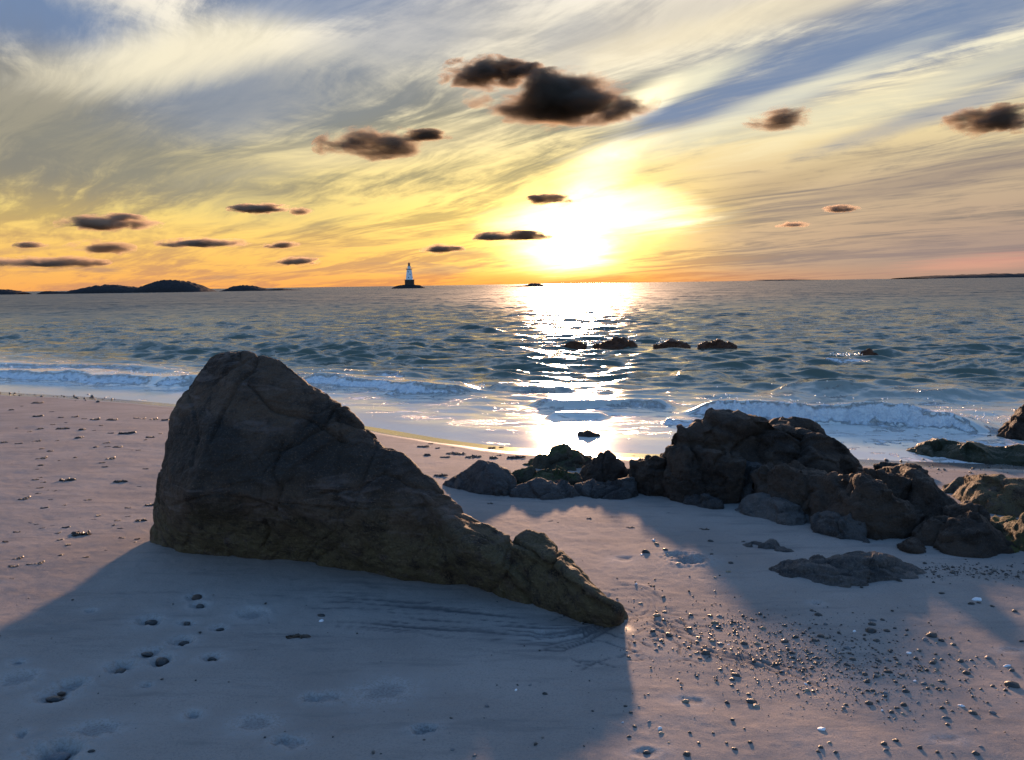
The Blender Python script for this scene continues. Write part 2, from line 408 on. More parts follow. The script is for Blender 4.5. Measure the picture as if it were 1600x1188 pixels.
    # sand banked against and scoured from the big boulder
    for (u, v, ru, rv, h) in [(390, 868, 170, 50, .045), (250, 860, 90, 40, .02), (900, 960, 90, 20, -.02), (1300, 890, 200, 40, .02)]:
        c = ground(u, v); a = ru / F * c.y; b = rv / F * c.y * 2.6
        z += h * np.exp(-((x - c.x) / a) ** 2 - ((y - c.y) / b) ** 2)
    wet = 1 - smooth(s + .25 * perlin(flat2(x * .8, y * .8)), .1, .8)
    wp = ground(978, 982); dd = np.hypot(x - wp.x, (y - wp.y) * .7); wet = np.maximum(wet, .48 * np.exp(-(dd / .09) ** 2))
    me = mesh_np('beach_sand', np.stack([x, y, z], 1), qd, dict(wet=wet, dark=dark, disturb=disturb))
    m, t, b = material('sand')
    P = pos(t)
    big = t.noise(P, 1.3, 4, .6); fin = t.noise(P, 90, 3, .7); grain = t.noise(P, 420, 2, .8)
    stv = t.noise(t.vmul(P, (1.2, 6.0, 1)), 1.6, 5, .6)
    col = t.mix(t.ss(big, .3, .7), (.250, .212, .192), (.306, .264, .240))
    col = t.mix(t.ss(stv, .50, .72) * .6, col, (.165, .148, .142))
    col = t.mix(t.ss(fin, .45, .70) * .5, col, (.17, .152, .146))
    col = t.mix(t.ss(grain, .60, .68) * .65, col, (.09, .08, .078))
    col = t.mix(t.ss(grain, .33, .26) * .4, col, (.50, .47, .45))
    col = t.mix(t.attr('disturb') * t.ss(fin, .35, .6) * .6, col, (.46, .44, .43))
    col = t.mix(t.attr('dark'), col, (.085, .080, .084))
    wt = t.attr('wet')
    col = t.mix(wt * .75, col, (.15, .13, .12))
    t.put(b.inputs['Base Color'], col)
    t.put(b.inputs['Roughness'], t.ss(wt + (big - .5) * .3, .25, .85, .88, .14))
    t.put(b.inputs['Specular IOR Level'], t.ss(wt, .2, .8, .12, .6))
    hh = fin * .6 + grain * .5 + t.noise(P, 28, 3, .6) * .9
    t.put(b.inputs['Normal'], t.bump(hh, t.ss(wt, .2, .9,   .45, .03), .012))
    o = link('sand_beach', me, m); tag(o, kind='structure'); return o
build_sand()

# ------------------------------------------------------------------ sea
def pl0(pts): return [on_z(u, v) for u, v in pts]
#           toe line in pixels, height, seaward length, face length, foam
BREAK = [([(1060, 646), (1120, 650), (1200, 654), (1300, 662), (1400, 669), (1500, 676), (1562, 682)], .25, .7, .09, 1.1),
         ([(-200, 584), (0, 594), (100, 598), (200, 602), (300, 606), (400, 607)], .18, 1.3, .22, .8), ([(-200, 572), (0, 577), (120, 580), (290, 586)], .13, 1.0, .25, .6),
         ([(430, 600), (500, 603), (560, 607), (620, 613), (700, 617), (765, 617)], .17, 1.0, .2, .9), ([(480, 588), (560, 591), (640, 596)], .12, .9, .25, .6),
         ([(760, 606), (800, 612), (850, 618)], .12, .6, .18, .3),
         ([(815, 634), (880, 640), (960, 641), (1060, 645)], .12, .5, .16, .55),
         ([(850, 656), (900, 657), (950, 658)], .07, .4, .15, .1), ([(1030, 664), (1070, 666), (1100, 668)], .06, .3, .12, .9),
         ([(1275, 566), (1320, 568), (1375, 567), (1410, 566)], .05, .8, .25, .62),
         ([(1420, 575), (1500, 580), (1600, 586), (1750, 592)], .22, 1.6, .9, 0), ([(440, 550), (520, 554), (600, 556), (680, 556)], .15, 2.0, 1.0, .12),
         ([(0, 545), (150, 552), (300, 556)], .13, 2.2, 1.3, 0), ([(1180, 618), (1300, 624), (1420, 628), (1560, 632)], .13, 1.0, .5, 0), ([(940, 600), (1050, 604), (1160, 604)], .14, 1.0, .5, 0)]
def build_sea():
    az = np.concatenate([np.arange(-1.9, -.66, .03), np.arange(-.66, .66, .0014), np.arange(.66, 1.91, .03)])
    rs = [6.0]
    while rs[-1] < 30000:
        r = rs[-1]
        rs.append(r + (.05 if r < 9 else .026 if r < 14 else .0026 * r if r < 30 else .0065 * r if r < 320 else .12 * r))
    x, y, qd = polar(np.array(rs), az, False)
    r = np.hypot(x, y); s = -shore(x, y)
    g = np.random.default_rng(11)
    amp = smooth(s, .8, 9.0) * (1 - smooth(r, 180, 600)) * .92 + .06 * smooth(s, .2, 1.5)
    z = np.zeros_like(x); hx = np.zeros_like(x); hy = np.zeros_like(x)
    act = r < 700; xa, ya = x[act], y[act]; sp = np.maximum(.0065 * r[act], .03)
    gp = 1 + .55 * perlin(flat2(xa * .07, ya * .07, 2.)) + .5 * perlin(flat2(xa * .21, ya * .21, 7.))
    za = np.zeros_like(xa); hxa = np.zeros_like(xa); hya = np.zeros_like(xa)
    N = 84
    wf = [1.2 * perlin(flat2(xa * .12, ya * .12, i * 3.7)) for i in range(5)]
    for i in range(N):
        lam = .35 * (16 / .35) ** ((i + g.random()) / N); k = 2 * math.pi / lam
        th = g.normal(R(196), .38)          # runs in towards the beach
        A = .0125 * lam ** .30 * math.exp(-(lam / 3.6) ** 2) * (1 if lam > .8 else lam / .8)
        ph = g.random() * 6.283
        kx, ky = math.sin(th), math.cos(th)
        lod = np.clip(lam / (2.2 * sp) - .6, 0, 1)
        arg = k * (kx * xa + ky * ya) + ph + wf[i % 5]
        w = A * lod * gp
        za += w * np.cos(arg); hxa -= .8 * w * kx * np.sin(arg); hya -= .8 * w * ky * np.sin(arg)
    z[act] = za; hx[act] = hxa; hy[act] = hya
    z *= amp; hx *= amp; hy *= amp
    foam = np.zeros_like(x)
    nr = r < 45
    xn, yn = x[nr], y[nr]; zn = np.zeros_like(xn); fn = np.zeros_like(xn); rag = fbm(flat2(xn * 1.6, yn * 1.6), 4, .6); rag2 = fbm(flat2(xn * 7, yn * 7, 3.), 4, .6)
    for pts, h, Ls, Lf, fo in BREAK:
        d, par, sg, L = polyline_dist(xn, yn, pl0(pts))
        q = d * sg - Lf * 1.6 - (.35 * Lf + .08) * rag - .14 * np.sin(par * 1.1 + h * 40) - .10 * np.sin(par * 2.9 + h * 70)
        end = smooth(par, 0, .15 * L) * (1 - smooth(par, .85 * L, L))
        hh = h * end * (1 + .5 * perlin(flat2(par * .8, par * 0, h * 50)) + .12 * perlin(flat2(par * 4, par * 0, h * 20)))
        prof = np.where(q > 0, np.exp(-(q / Ls) ** 2), np.exp(-(np.abs(q) / Lf) ** 2))
        zn += hh * prof
        if fo > 0:
            br = smooth(perlin(flat2(par * .55, par * 0 + 3, h * 90)) + .5 * fo, -.1, .35)     # parts of the crest have broken, parts not
            roll = np.exp(-((q + 1.25 * Lf) / ((1.0 + .6 * rag) * Lf)) ** 2) * end * br
            tongue = smooth(q, -1.3 * Lf, -.2 * Lf) * (1 - smooth(q, -.15 * Lf, .5 * Lf)) * end * br * smooth(rag2, -.1, .5)
            wash = smooth(q, -9 * Lf, -2 * Lf) * (1 - smooth(q, -2 * Lf, -1 * Lf)) * end
            f = fo * np.maximum(roll * (1.0 + .5 * rag2), tongue * .8)
            f = np.maximum(f, fo * wash * (.32 + .7 * rag + .6 * rag2))
            fn = np.maximum(fn, f)
            lump = .5 + .8 * np.abs(rag2) + .5 * perlin(flat2(xn * 15, yn * 15)) + .3 * perlin(flat2(xn * 34, yn * 34))
            zn += hh * roll * fo * .34 * lump
    sn = s[nr]
    # thin lacy foam in the swash and at the water's edge
    F1, F2, _, _ = worley(flat2(xn * 1.5 + .5 * rag, yn * 2.6 + .5 * rag2, .5))
    lace = np.exp(-((F2 - F1) / .10)) * smooth(sn, .2, 1.0) * (1 - smooth(sn, 2.0, 6.0))
    fn = np.maximum(fn, .55 * lace * smooth(rag, -.25, .35))
    stk = fbm(flat2(xn * .9 + .3 * rag, yn * 4.5 + .5 * rag, 8.), 5, .6)
    fn = np.maximum(fn, .70 * smooth(stk, .02, .45) * smooth(sn, .3, 1.5) * (1 - smooth(sn, 2.5, 8.0)))
    fn = np.maximum(fn, .50 * np.exp(-((sn - .12) / .07) ** 2) * smooth(rag, -.2, .4))
    rw = smooth(xn, 2.8, 4.2) * (1 - smooth(sn, 1.2, 2.6)) * smooth(rag + .6 * rag2, -.1, .5) * .75     # churned water among the rocks
    fn = np.maximum(fn, rw)
    foam[nr] = fn; z[nr] += zn
    z += .012 * smooth(s, -.1, .6)
    wt = np.stack([x + hx, y + hy, z], 1)
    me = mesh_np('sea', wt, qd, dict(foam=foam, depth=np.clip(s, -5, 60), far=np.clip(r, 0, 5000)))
    m, t, b = material('sea_water')
    P = pos(t); fo = t.attr('foam'); dp = t.attr('depth'); fr = t.attr('far')
    nf = t.noise(P, 9, 6, .72); nf2 = t.noise(P, 38, 4, .7)
    fmask = t.ss(fo + (nf - .5) * .8 + (nf2 - .5) * .22, .34, .64) * t.ss(fo, .06, .22)
    col = t.mix(t.ss(dp, .8, 7.0), (.70, .67, .62), (.105, .125, .100))  # pale shallows: foamy water, with the swash's sky reflection painted into the base colour
    col = t.mix(t.ss(dp, 4.0, 40.0), col, (.064, .076, .062))
    col = t.mix(fmask, col, t.mix(t.ss(nf * .75 + nf2 * .25, .36, .60), (.66, .70, .77), (.95, .96, .97)))
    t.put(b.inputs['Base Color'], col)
    rg = t.ss(fr, 14.0, 140.0, .13, .48)
    t.put(b.inputs['Roughness'], t.math('ADD', rg, fmask * .6)); b.inputs['IOR'].default_value = 1.22
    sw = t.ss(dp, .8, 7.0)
    # ripples as slopes: two crossing scales drawn out along the crests, finer near the beach
    def slope(v, sc, det, a, rough=.6):
        c = t.noise(t.vmul(P, v), sc, det, rough, .35, color=True)
        return t.vmul(t.vadd(c, (-.5, -.5, -.5)), a)
    s1 = slope((1.0, 2.3, 1), .85, 5, (.55, 1.25, 0), .62); s2 = slope((1.0, 1.6, 1), 4.2, 4, (.5, .8, 0)); s3 = slope((.22, .75, 1), .5, 4, (.45, 1.7, 0), .7)
    amt = sw * .93 + .045
    av = t.vec(amt, amt, amt); fv = t.ss(fr, 30.0, 150.0)
    nrm = t.vadd(E(t, t.n.new('ShaderNodeNewGeometry').outputs['Normal']), t.vmul(t.vadd(t.vadd(s1, s2), t.vmul(s3, t.vec(fv, fv, fv))), av))
    nn_ = t.n.new('ShaderNodeVectorMath'); nn_.operation = 'NORMALIZE'; t.put(nn_.inputs[0], nrm)
    t.put(b.inputs['Normal'], t.bump(fmask * (nf * .09 + nf2 * .035), 1.0, 1.0, E(t, nn_.outputs[0])))
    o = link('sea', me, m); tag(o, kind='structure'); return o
sea_obj_done = build_sea()
def spray():
    base = bmesh.new(); bmesh.ops.create_icosphere(base, subdivisions=1, radius=.5)
    bv = np.array([x.co[:] for x in base.verts]); bf = np.array([[x.index for x in f.verts] for f in base.faces]); base.free()
    g = random.Random(21); V, Q = [], []; n = 0
    for pts, ht, cnt in [([(1110, 640), (1200, 643), (1300, 650), (1400, 657), (1500, 664), (1562, 672)], .07, 420), ([(0, 585), (200, 592), (290, 596)], .04, 150), ([(480, 596), (620, 606), (760, 612)], .05, 160), ([(930, 541), (990, 540)], .14, 110), ([(1030, 542), (1060, 542)], .10, 50), ([(1290, 562), (1350, 562)], .05, 50)]:
        for k in range(cnt):
            i = g.randrange(len(pts) - 1); f = g.random()
            u = pts[i][0] * (1 - f) + pts[i + 1][0] * f; v = pts[i][1] * (1 - f) + pts[i + 1][1] * f
            x, y = on_z(u, v); x += g.gauss(0, .1); y += g.gauss(.05, .12)
            clump = .4 + 1.2 * max(0, math.sin(u * .21) * math.sin(u * .083 + 1))
            z = .10 + min(.45, g.expovariate(1 / (ht * clump))); w = g.uniform(.006, .022) * (y / 12)
            V.append(bv * w * np.array([g.uniform(.7, 1.3), 1, g.uniform(.7, 1.5)]) + np.array([x, y, z])); Q.append(bf + n); n += len(bv)
    me = mesh_np('sea_spray', np.vstack(V), np.vstack(Q))
    m, t, b = material('spray_drops'); b.inputs['Base Color'].default_value = (.92, .93, .95, 1); b.inputs['Roughness'].default_value = .3
    tag(link('sea_spray', me, m), 'white spray thrown up along the breaking crests', 'spray', kind='stuff')
spray()

# ------------------------------------------------------------------ rocks
def rock_mat(name, c1, c2, c3, low=None, lowz=(.35, .75), band=None, moss=0.0, mosscol=(.045, .050, .014), rough=.8, grain=1.0):
    """mottled stone; low = colour of the lichen near the sand, moss = green weed on tops"""
    m, t, b = material(name); P = pos(t)
    a = t.noise(P, 2.2, 6, .62, .4); f = t.noise(P, 11, 6, .65, .2); g = t.noise(P, 85, 5, .75); vo = t.voro(P, 34)
    lay = t.noise(t.vmul(t.vadd(P, (0, 0, 0)), (2.0, 2.0, 9.0)), 1.6, 6, .65, .8)
    col = t.mix(t.ss(a + (f - .5) * .5, .38, .60), c1, c2)
    col = t.mix(t.ss(lay, .5, .68) * .7, col, c3)
    X, Y, Z = t.xyz(P)
    if band:
        bz = Z + (a - .5) * .9
        col = t.mix(t.ss(bz, band[0], band[0] + .22) * t.ss(bz, band[1] + .25, band[1]) * band[2], col, (.018, .015, .013))
    if low:
        lz = Z + (a - .5) * .5 + (f - .5) * .3
        col = t.mix(t.ss(lz, lowz[1], lowz[0]) * t.ss(f, .34, .58), col, low)
        col = t.mix(t.ss(g, .52, .64) * t.ss(lz, lowz[1], lowz[0]) * .7, col, tuple(1.5 * k for k in low))
    if moss:
        nz = t.xyz(E(t, t.n.new('ShaderNodeNewGeometry').outputs['Normal']))[2]
        col = t.mix(t.ss(nz + (a - .5) * 1.6 + (f - .5) * .6, 1.05 - moss, 1.35 - moss), col, mosscol)
    col = t.mix(t.ss(g, .54, .68) * .6, col, tuple(2.1 * k for k in c2))
    col = t.mix(t.ss(g, .45, .3) * .6, col, tuple(.45 * k for k in c1))
    t.put(b.inputs['Base Color'], col); t.put(b.inputs['Roughness'], t.ss(f, .3, .7, rough - .12, rough + .1)); b.inputs['Specular IOR Level'].default_value = .35
    h = f * 1.0 + g * .45 + vo * .25 + lay * .6
    t.put(b.inputs['Normal'], t.bump(h, 1.0 * grain, .05))
    return m

def hull_object(hulls, voxel, smooth_it):
    me = bpy.data.meshes.new('hull'); bm = bmesh.new()
    for pts in hulls:
        b2 = bmesh.new()
        for p in pts: b2.verts.new(p)
        bmesh.ops.convex_hull(b2, input=b2.verts[:])
        bmesh.ops.recalc_face_normals(b2, faces=b2.faces[:])
        loose = [v for v in b2.verts if not v.link_faces]
        bmesh.ops.delete(b2, geom=loose, context='VERTS')
        tm = bpy.data.meshes.new('tmp'); b2.to_mesh(tm); b2.free(); bm.from_mesh(tm); bpy.data.meshes.remove(tm)
    bm.to_mesh(me); bm.free()
    o = bpy.data.objects.new('hull', me); COL.objects.link(o)
    rm = o.modifiers.new('r', 'REMESH'); rm.mode = 'VOXEL'; rm.voxel_size = voxel
    sm = o.modifiers.new('s', 'SMOOTH'); sm.iterations = smooth_it; sm.factor = .5
    dg = bpy.context.evaluated_depsgraph_get()
    out = bpy.data.meshes.new_from_object(o.evaluated_get(dg))
    bpy.data.objects.remove(o); bpy.data.meshes.remove(me)
    return out

def erode(me, size, seed, chops=0, chopd=.04, chopr=.5, facet=.05, crack=.03, lump=.05, fine=.012, ffreq=2.2, layer=.0, ldir=(.3, .2, 1), lfreq=5, cracks=()):
    n = len(me.vertices)
    v = np.empty(n * 3); me.vertices.foreach_get('co', v); v = v.reshape(-1, 3)
    nn = np.empty(n * 3); me.vertices.foreach_get('normal', nn); nn = nn.reshape(-1, 3)
    gr = np.random.default_rng(seed)
    for _ in range(chops):
        i0 = gr.integers(n); nv = nn[i0] + .20 * gr.normal(size=3); nv /= np.linalg.norm(nv)
        rel = v - v[i0]; ex = np.minimum(rel @ nv + chopd * size * gr.uniform(.2, 1.0), 1.3 * chopd * size)
        w_ = 1 - smooth(np.sqrt((rel * rel).sum(1)) / size, chopr * .8, chopr)
        v = v - nv[None, :] * (np.maximum(ex, 0) * w_ * .92)[:, None]
    p = v / size + seed * 7.31
    wv = np.stack([perlin(p * 1.7 + k * 31) for k in range(3)], 1)
    f1, f2, off, hid = worley((p + .22 * wv) * ffreq)
    rv = _grad[(hid * 7 + seed) % 512]
    d = facet * np.clip((off * rv).sum(1), -.5, .5) * 1.2 - crack * np.exp(-(f2 - f1) / .05) * smooth(perlin(p * 1.3 + 50), -.15, .25)
    f1b, f2b, offb, hb = worley((p + .15 * wv) * ffreq * 2.7)
    d = d + .38 * facet * np.clip((offb * _grad[(hb * 5 + seed) % 512]).sum(1), -.5, .5) - .35 * crack * np.exp(-(f2b - f1b) / .05) * smooth(perlin(p * 2.3 + 20), 0, .3)
    d = d + lump * fbm(p * 1.6, 3) + fine * fbm(p * 9, 4, .6) + fine * .8 * np.abs(perlin(p * 21))
    if layer:
        L = Vector(ldir).normalized(); a = (v @ np.array(L)) / size * lfreq + .9 * fbm(p * 1.2 + 9, 3)
        fr = a - np.floor(a); d = d + layer * (smooth(fr, 0, .75) - smooth(fr, .82, 1.0) - .3) * smooth(perlin(p * 1.9 + 80), -.3, .3)
    d = d * size
    if cracks:
        uv = project(v)
        for pts, w, dep in cracks:
            wob = np.stack([perlin(p * 9), perlin(p * 9 + 5)], 1) * 4
            dd, par, sg, Lc = polyline_dist(uv[:, 0] + wob[:, 0], uv[:, 1] + wob[:, 1], pts)
            d = d - dep * np.exp(-(dd / w) ** 2)
    v = v + nn * d[:, None]
    me.vertices.foreach_set('co', v.astype(np.float32).ravel()); me.update()
    me.polygons.foreach_set('use_smooth', np.ones(len(me.polygons), bool)); me.update()
    return me

def rock(name, hulls, mat, label, voxel, size, seed, cat='rock', group=None, smooth_it=4, parent=None, **kw):
    me = hull_object(hulls, voxel, smooth_it); erode(me, size, seed, **kw)
    me.name = name
    if parent is None:               # origin at the base
        n = len(me.vertices); v = np.empty(n * 3, np.float32); me.vertices.foreach_get('co', v); v = v.reshape(-1, 3)
        c = np.array([v[:, 0].mean(), v[:, 1].mean(), v[:, 2].min()], np.float32)
        me.vertices.foreach_set('co', (v - c).ravel()); me.update()
        o = link(name, me, mat); o.location = c.tolist()
    else: o = link(name, me, mat, parent)
    return tag(o, label, cat, group)
def sunk(u, v, dz=-.12, fwd=0.0):
    g = ground(u, v); return Vector((g.x, g.y + fwd, g.z + dz))
def simple(top, base, back=.5, lean=.55, D=None, bulge=.2, sink=.12):
    """hull of a rock from its outline: base points on the sand in front, top points further back, a back face behind"""
    B = [ground(u, v) for u, v in base]
    bd = sum(b.y for b in B) / len(B); bx = np.array([b.x / b.y for b in B]); by = np.array([b.y for b in B]); od = np.argsort(bx)
    pts = [Vector((b.x, b.y, b.z - sink)) for b in B] + B
    wid = (max(u for u, v in top + base) - min(u for u, v in top + base)) / F * bd
    T = []
    for u, v in top:
        k = (u - 800) / F
        d0 = float(np.interp(k, bx[od], by[od])); dep = (D if D else d0 + lean * wid * .5)
        T.append(at(u, v, dep))
    pts += T
    cu = sum(u for u, v in top) / len(top); 
    for (u, v), tp in zip(top, T):
        u2 = cu + (u - cu) * .78
        g = ground(*base[len(base) // 2])
        p = at(u2, v + 8, tp.y + back); pts.append(p)
        pts.append(Vector((p.x, p.y + .05, min(g.z, p.z) - sink - .1)))
        # swell of the front face
        k = (u - 800) / F; d0 = float(np.interp(k, bx[od], by[od])); vb = min(base, key=lambda q: abs(q[0] - u))[1]
        if vb - v > 16: pts.append(at(cu + (u - cu) * .9, v + (vb - v) * .38, d0 + (tp.y - d0) * (.55 - bulge)))
    return pts

STONE = rock_mat('boulder_stone', (.024, .013, .008), (.104, .062, .039), (.165, .116, .100), low=(.125, .088, .042), lowz=(.42, .85), band=(.80, 1.12, .75))
BROWN = rock_mat('brown_stone', (.022, .013, .009), (.066, .041, .028), (.056, .040, .032))
GREY = rock_mat('grey_stone', (.030, .026, .026), (.088, .076, .072), (.064, .056, .057))
MOSSY = rock_mat('mossy_stone', (.045, .036, .024), (.085, .070, .046), (.06, .05, .03), moss=.5)
WEEDY = rock_mat('weedy_stone', (.022, .022, .014), (.045, .044, .03), (.03, .034, .014), moss=.8, mosscol=(.030, .032, .013), rough=.5)
PALE = rock_mat('pale_stone', (.040, .035, .035), (.120, .102, .094), (.076, .066, .066))
LICHEN = rock_mat('lichen_stone', (.045, .038, .022), (.085, .07, .03), (.06, .05, .02), moss=.45, mosscol=(.10, .085, .02))
ISLE = rock_mat('island_stone', (.020, .018, .018), (.045, .042, .045), (.03, .028, .03), grain=.5)

# the big whale-backed boulder
A = [at(*p) for p in [(338, 548, 5.95), (362, 545, 5.9), (392, 547, 5.9), (306, 572, 5.95), (270, 632, 5.9), (434, 562, 5.8), (478, 592, 5.75), (600, 690, 5.5), (690, 758, 5.25),
                      (246, 700, 5.75), (240, 770, 5.6), (325, 690, 5.3), (296, 780, 5.12), (350, 610, 5.6), (450, 745, 5.2), (560, 800, 5.05), (640, 800, 5.0),
                      (350, 565, 6.6), (425, 600, 6.6), (270, 700, 6.5), (600, 745, 6.15)]]
A += [sunk(u, v) for u, v in [(233, 850), (300, 866), (400, 860), (520, 868), (650, 893), (750, 918)]] + [ground(u, v) for u, v in [(232, 850), (300, 865), (520, 867), (650, 892)]]
A += [Vector(p) for p in [(-2.35, 6.8, 0), (-1.2, 6.9, 0), (-.4, 6.1, 0)]]
Bh = [at(*p) for p in [(600, 691, 5.5), (690, 758, 5.25), (740, 797, 5.1), (797, 836, 4.95), (720, 850, 4.75)]] + [sunk(u, v) for u, v in [(640, 892), (750, 918), (850, 942), (905, 950)]] + [Vector((-.35, 6.0, 0)), Vector((.0, 5.35, 0.1))]
Ch = [at(*p) for p in [(790, 842, 4.92), (830, 872, 4.75), (900, 926, 4.48), (962, 960, 4.27)]] + [sunk(u, v) for u, v in [(740, 917), (850, 943), (975, 961)]] + [ground(975, 960), Vector((.1, 5.2, .1)), Vector((.45, 4.6, .1))]
Dh = [at(*p) for p in [(797, 838, 4.97), (825, 828, 4.97), (852, 842, 4.92), (876, 862, 4.8), (932, 917, 4.52), (966, 958, 4.28), (958, 960, 4.24), (905, 903, 4.47), (850, 868, 4.66), (806, 846, 4.85)]] + [Vector((.12, 5.15, .15)), Vector((.5, 4.6, .15))]
CR = [([(800, 842), (840, 872), (880, 902), (920, 932), (958, 955)], 3.0, .045), ([(870, 852), (872, 872), (860, 884)], 2.2, .03), ([(404, 552), (395, 580), (372, 602), (352, 640), (330, 690)], 2.8, 0.0216),
      ([(420, 705), (470, 692), (505, 668), (525, 640), (560, 628)], 2.4, 0.0216), ([(390, 600), (425, 640), (480, 652), (540, 690)], 2.4, 0.0252), ([(530, 655), (560, 668), (600, 672)], 2.4, 0.0216), ([(440, 690), (425, 740), (440, 762), (430, 800)], 2.4, 0.0216),
      ([(810, 890), (824, 905), (836, 918)], 2.2, .015), ([(410, 858), (420, 835), (412, 815)], 2.2, .025), ([(290, 600), (310, 660), (300, 730)], 2.0, 0.0144), ([(600, 740), (640, 760), (700, 772)], 2.4, 0.0216), ([(500, 770), (560, 762), (600, 740)], 2.4, 0.0180), ([(270, 790), (330, 770), (390, 780)], 2.0, 0.0144), ([(700, 850), (735, 835), (770, 850)], 2.0, 0.0144), ([(340, 600), (370, 575), (392, 560)], 2.0, 0.0144)]
rock('boulder', [A, Bh, Ch, Dh], STONE, 'large dark whale-backed boulder with a long tapering tail, alone on the sand', .0105, 1.6, 3, cat='boulder', smooth_it=8,
     chops=34, chopd=.012, chopr=.45, facet=.014, crack=.012, lump=.020, fine=.012, ffreq=2.6, layer=.012, ldir=(.45, -.2, .8), lfreq=5, cracks=CR)

ROCKG = 'rocks along the edge of the beach'
def add(label, top, base, mat, seed, name='rock', vox=.016, smooth_it=0, back=.5, lean=.6, D=None, bulge=.2, cat='rock', group=ROCKG, extra=(), cracks=(), **kw):
    h = [simple(top, base, back, lean, D, bulge)] + [simple(*e) for e in extra]
    k = dict(chops=30, chopd=.037, chopr=.6, facet=.10, crack=.05, lump=.02, fine=.012, ffreq=2.3, layer=.05, lfreq=3.6, ldir=(.35, -.25, 1)); k.update(kw)
    wid = (max(u for u, v in top + base) - min(u for u, v in top + base)) / F * ground(*base[0]).y
    return rock(name, h, mat, label, vox, max(.35, min(1.3, wid * .8)), seed, cat, group, smooth_it, cracks=cracks, **k)
add('pale grey sloping slab, first rock right of the big boulder', [(752, 719), (770, 722), (800, 734)], [(690, 757), (730, 770), (770, 774), (812, 774)], GREY, 11, chopd=.010, back=.8, facet=.03, layer=.02)
add('low grey rock at the front edge of the pale slab', [(770, 748), (798, 744)], [(748, 768), (775, 775), (802, 774)], GREY, 12, chopd=.010, back=.25, vox=.016)
add('dark weedy rock under the bright sun glint on wet sand', [(868, 697), (888, 692), (905, 699), (925, 703), (838, 705)], [(806, 726), (850, 735), (900, 735), (930, 724)], MOSSY, 13, back=.5, facet=.08)
add('small mossy grey rock beside the green weed patch', [(812, 738), (835, 735), (850, 738)], [(800, 755), (830, 760), (858, 757)], MOSSY, 14, chopd=.010, back=.25, vox=.016, D=None)
add('long low grey rock on the sand before the mossy rocks', [(815, 757), (845, 747), (880, 752)], [(792, 775), (840, 781), (880, 780), (908, 776)], GREY, 15, chopd=.010, back=.25, vox=.016, layer=.015)
add('small green mossy rock wedged left of the pyramid rock', [(868, 728), (885, 728)], [(858, 748), (875, 752), (888, 750)], MOSSY, 16, back=.25, vox=.016)
add('pyramid shaped brown rock in the middle of the rock row', [(948, 703), (936, 708), (962, 710), (905, 728), (985, 732)], [(884, 748), (920, 758), (960, 758), (1000, 752)], BROWN, 17, back=.5)
add('wide grey block at the foot of the pyramid rock', [(900, 756), (940, 750), (990, 750)], [(898, 776), (940, 780), (980, 780), (1010, 776)], GREY, 18, back=.3, vox=.018)
add('narrow slanting rock leaning between pyramid rock and ridge', [(1005, 722), (1018, 718), (1030, 730)], [(995, 752), (1015, 762), (1030, 764)], GREY, 19, back=.4, vox=.016)
add('knobbly brown rock low at the left end of the ridge', [(1022, 712), (1045, 698), (1080, 702), (1100, 720)], [(1010, 765), (1040, 780), (1080, 788), (1110, 785)], BROWN, 20, back=.5, lean=.7, facet=.09)
add('largest brown ridge rock with two humps above the surf', [(1032, 690), (1045, 668), (1092, 656), (1105, 640), (1138, 636), (1168, 650), (1192, 664), (1222, 651), (1266, 660), (1306, 674), (1342, 684), (1362, 700), (1364, 722)],
    [(1040, 735), (1120, 760), (1200, 780), (1290, 780), (1350, 760)], BROWN, 21, vox=.02, back=.9, D=7.9, facet=.09, lump=.04, ffreq=2.2, layer=.04, smooth_it=1, bulge=.1,
    cracks=[([(1100, 662), (1150, 680), (1195, 672)], 5, .05), ([(1190, 672), (1180, 700), (1200, 740)], 5, .035), ([(1060, 690), (1110, 700), (1150, 690)], 5, .04)])
add('square topped grey block before the ridge rock', [(1105, 722), (1130, 716), (1180, 722), (1198, 738)], [(1100, 762), (1130, 778), (1170, 790), (1195, 770)], GREY, 22, back=.35, vox=.018, facet=.1)
add('small grey stone wedged in sand under the square block', [(1075, 774), (1100, 768), (1125, 774)], [(1066, 788), (1100, 796), (1136, 796)], GREY, 23, back=.25, vox=.016)
add('low slate grey slab sunk in the sand below the ridge', [(1165, 778), (1185, 770), (1225, 776), (1262, 796)], [(1148, 800), (1180, 810), (1230, 822), (1275, 818)], PALE, 24, chopd=.010, back=.4, vox=.018, facet=.06, layer=.03)
add('rounded brown boulder below the right end of the ridge', [(1225, 760), (1270, 742), (1330, 738), (1375, 752), (1400, 775)], [(1230, 805), (1280, 828), (1340, 842), (1400, 842)], BROWN, 25, vox=.022, back=.6, lean=.5, facet=.06)
add('dark brown boulder with a blunt face in the pile', [(1345, 775), (1380, 768), (1420, 778), (1446, 800)], [(1330, 838), (1380, 845), (1440, 838)], BROWN, 26, vox=.02, back=.4, lean=.5)
add('sloping brown boulder right of the ridge, by the wet sand', [(1355, 722), (1385, 718), (1420, 728), (1450, 745), (1480, 772), (1505, 795)], [(1380, 790), (1440, 830), (1500, 842), (1520, 830)], BROWN, 27, vox=.022, back=.6, lean=.5, facet=.05)
add('dark rock spreading at the foot of the pile', [(1440, 808), (1480, 798), (1530, 800), (1570, 825)], [(1420, 850), (1480, 866), (1540, 872), (1592, 866)], BROWN, 28, vox=.022, back=.5, lean=.5, layer=.03)
add('low dark stone at the sandy foot of the pile', [(1400, 848), (1430, 840)], [(1385, 858), (1420, 866), (1450, 864)], BROWN, 29, vox=.016, back=.25)
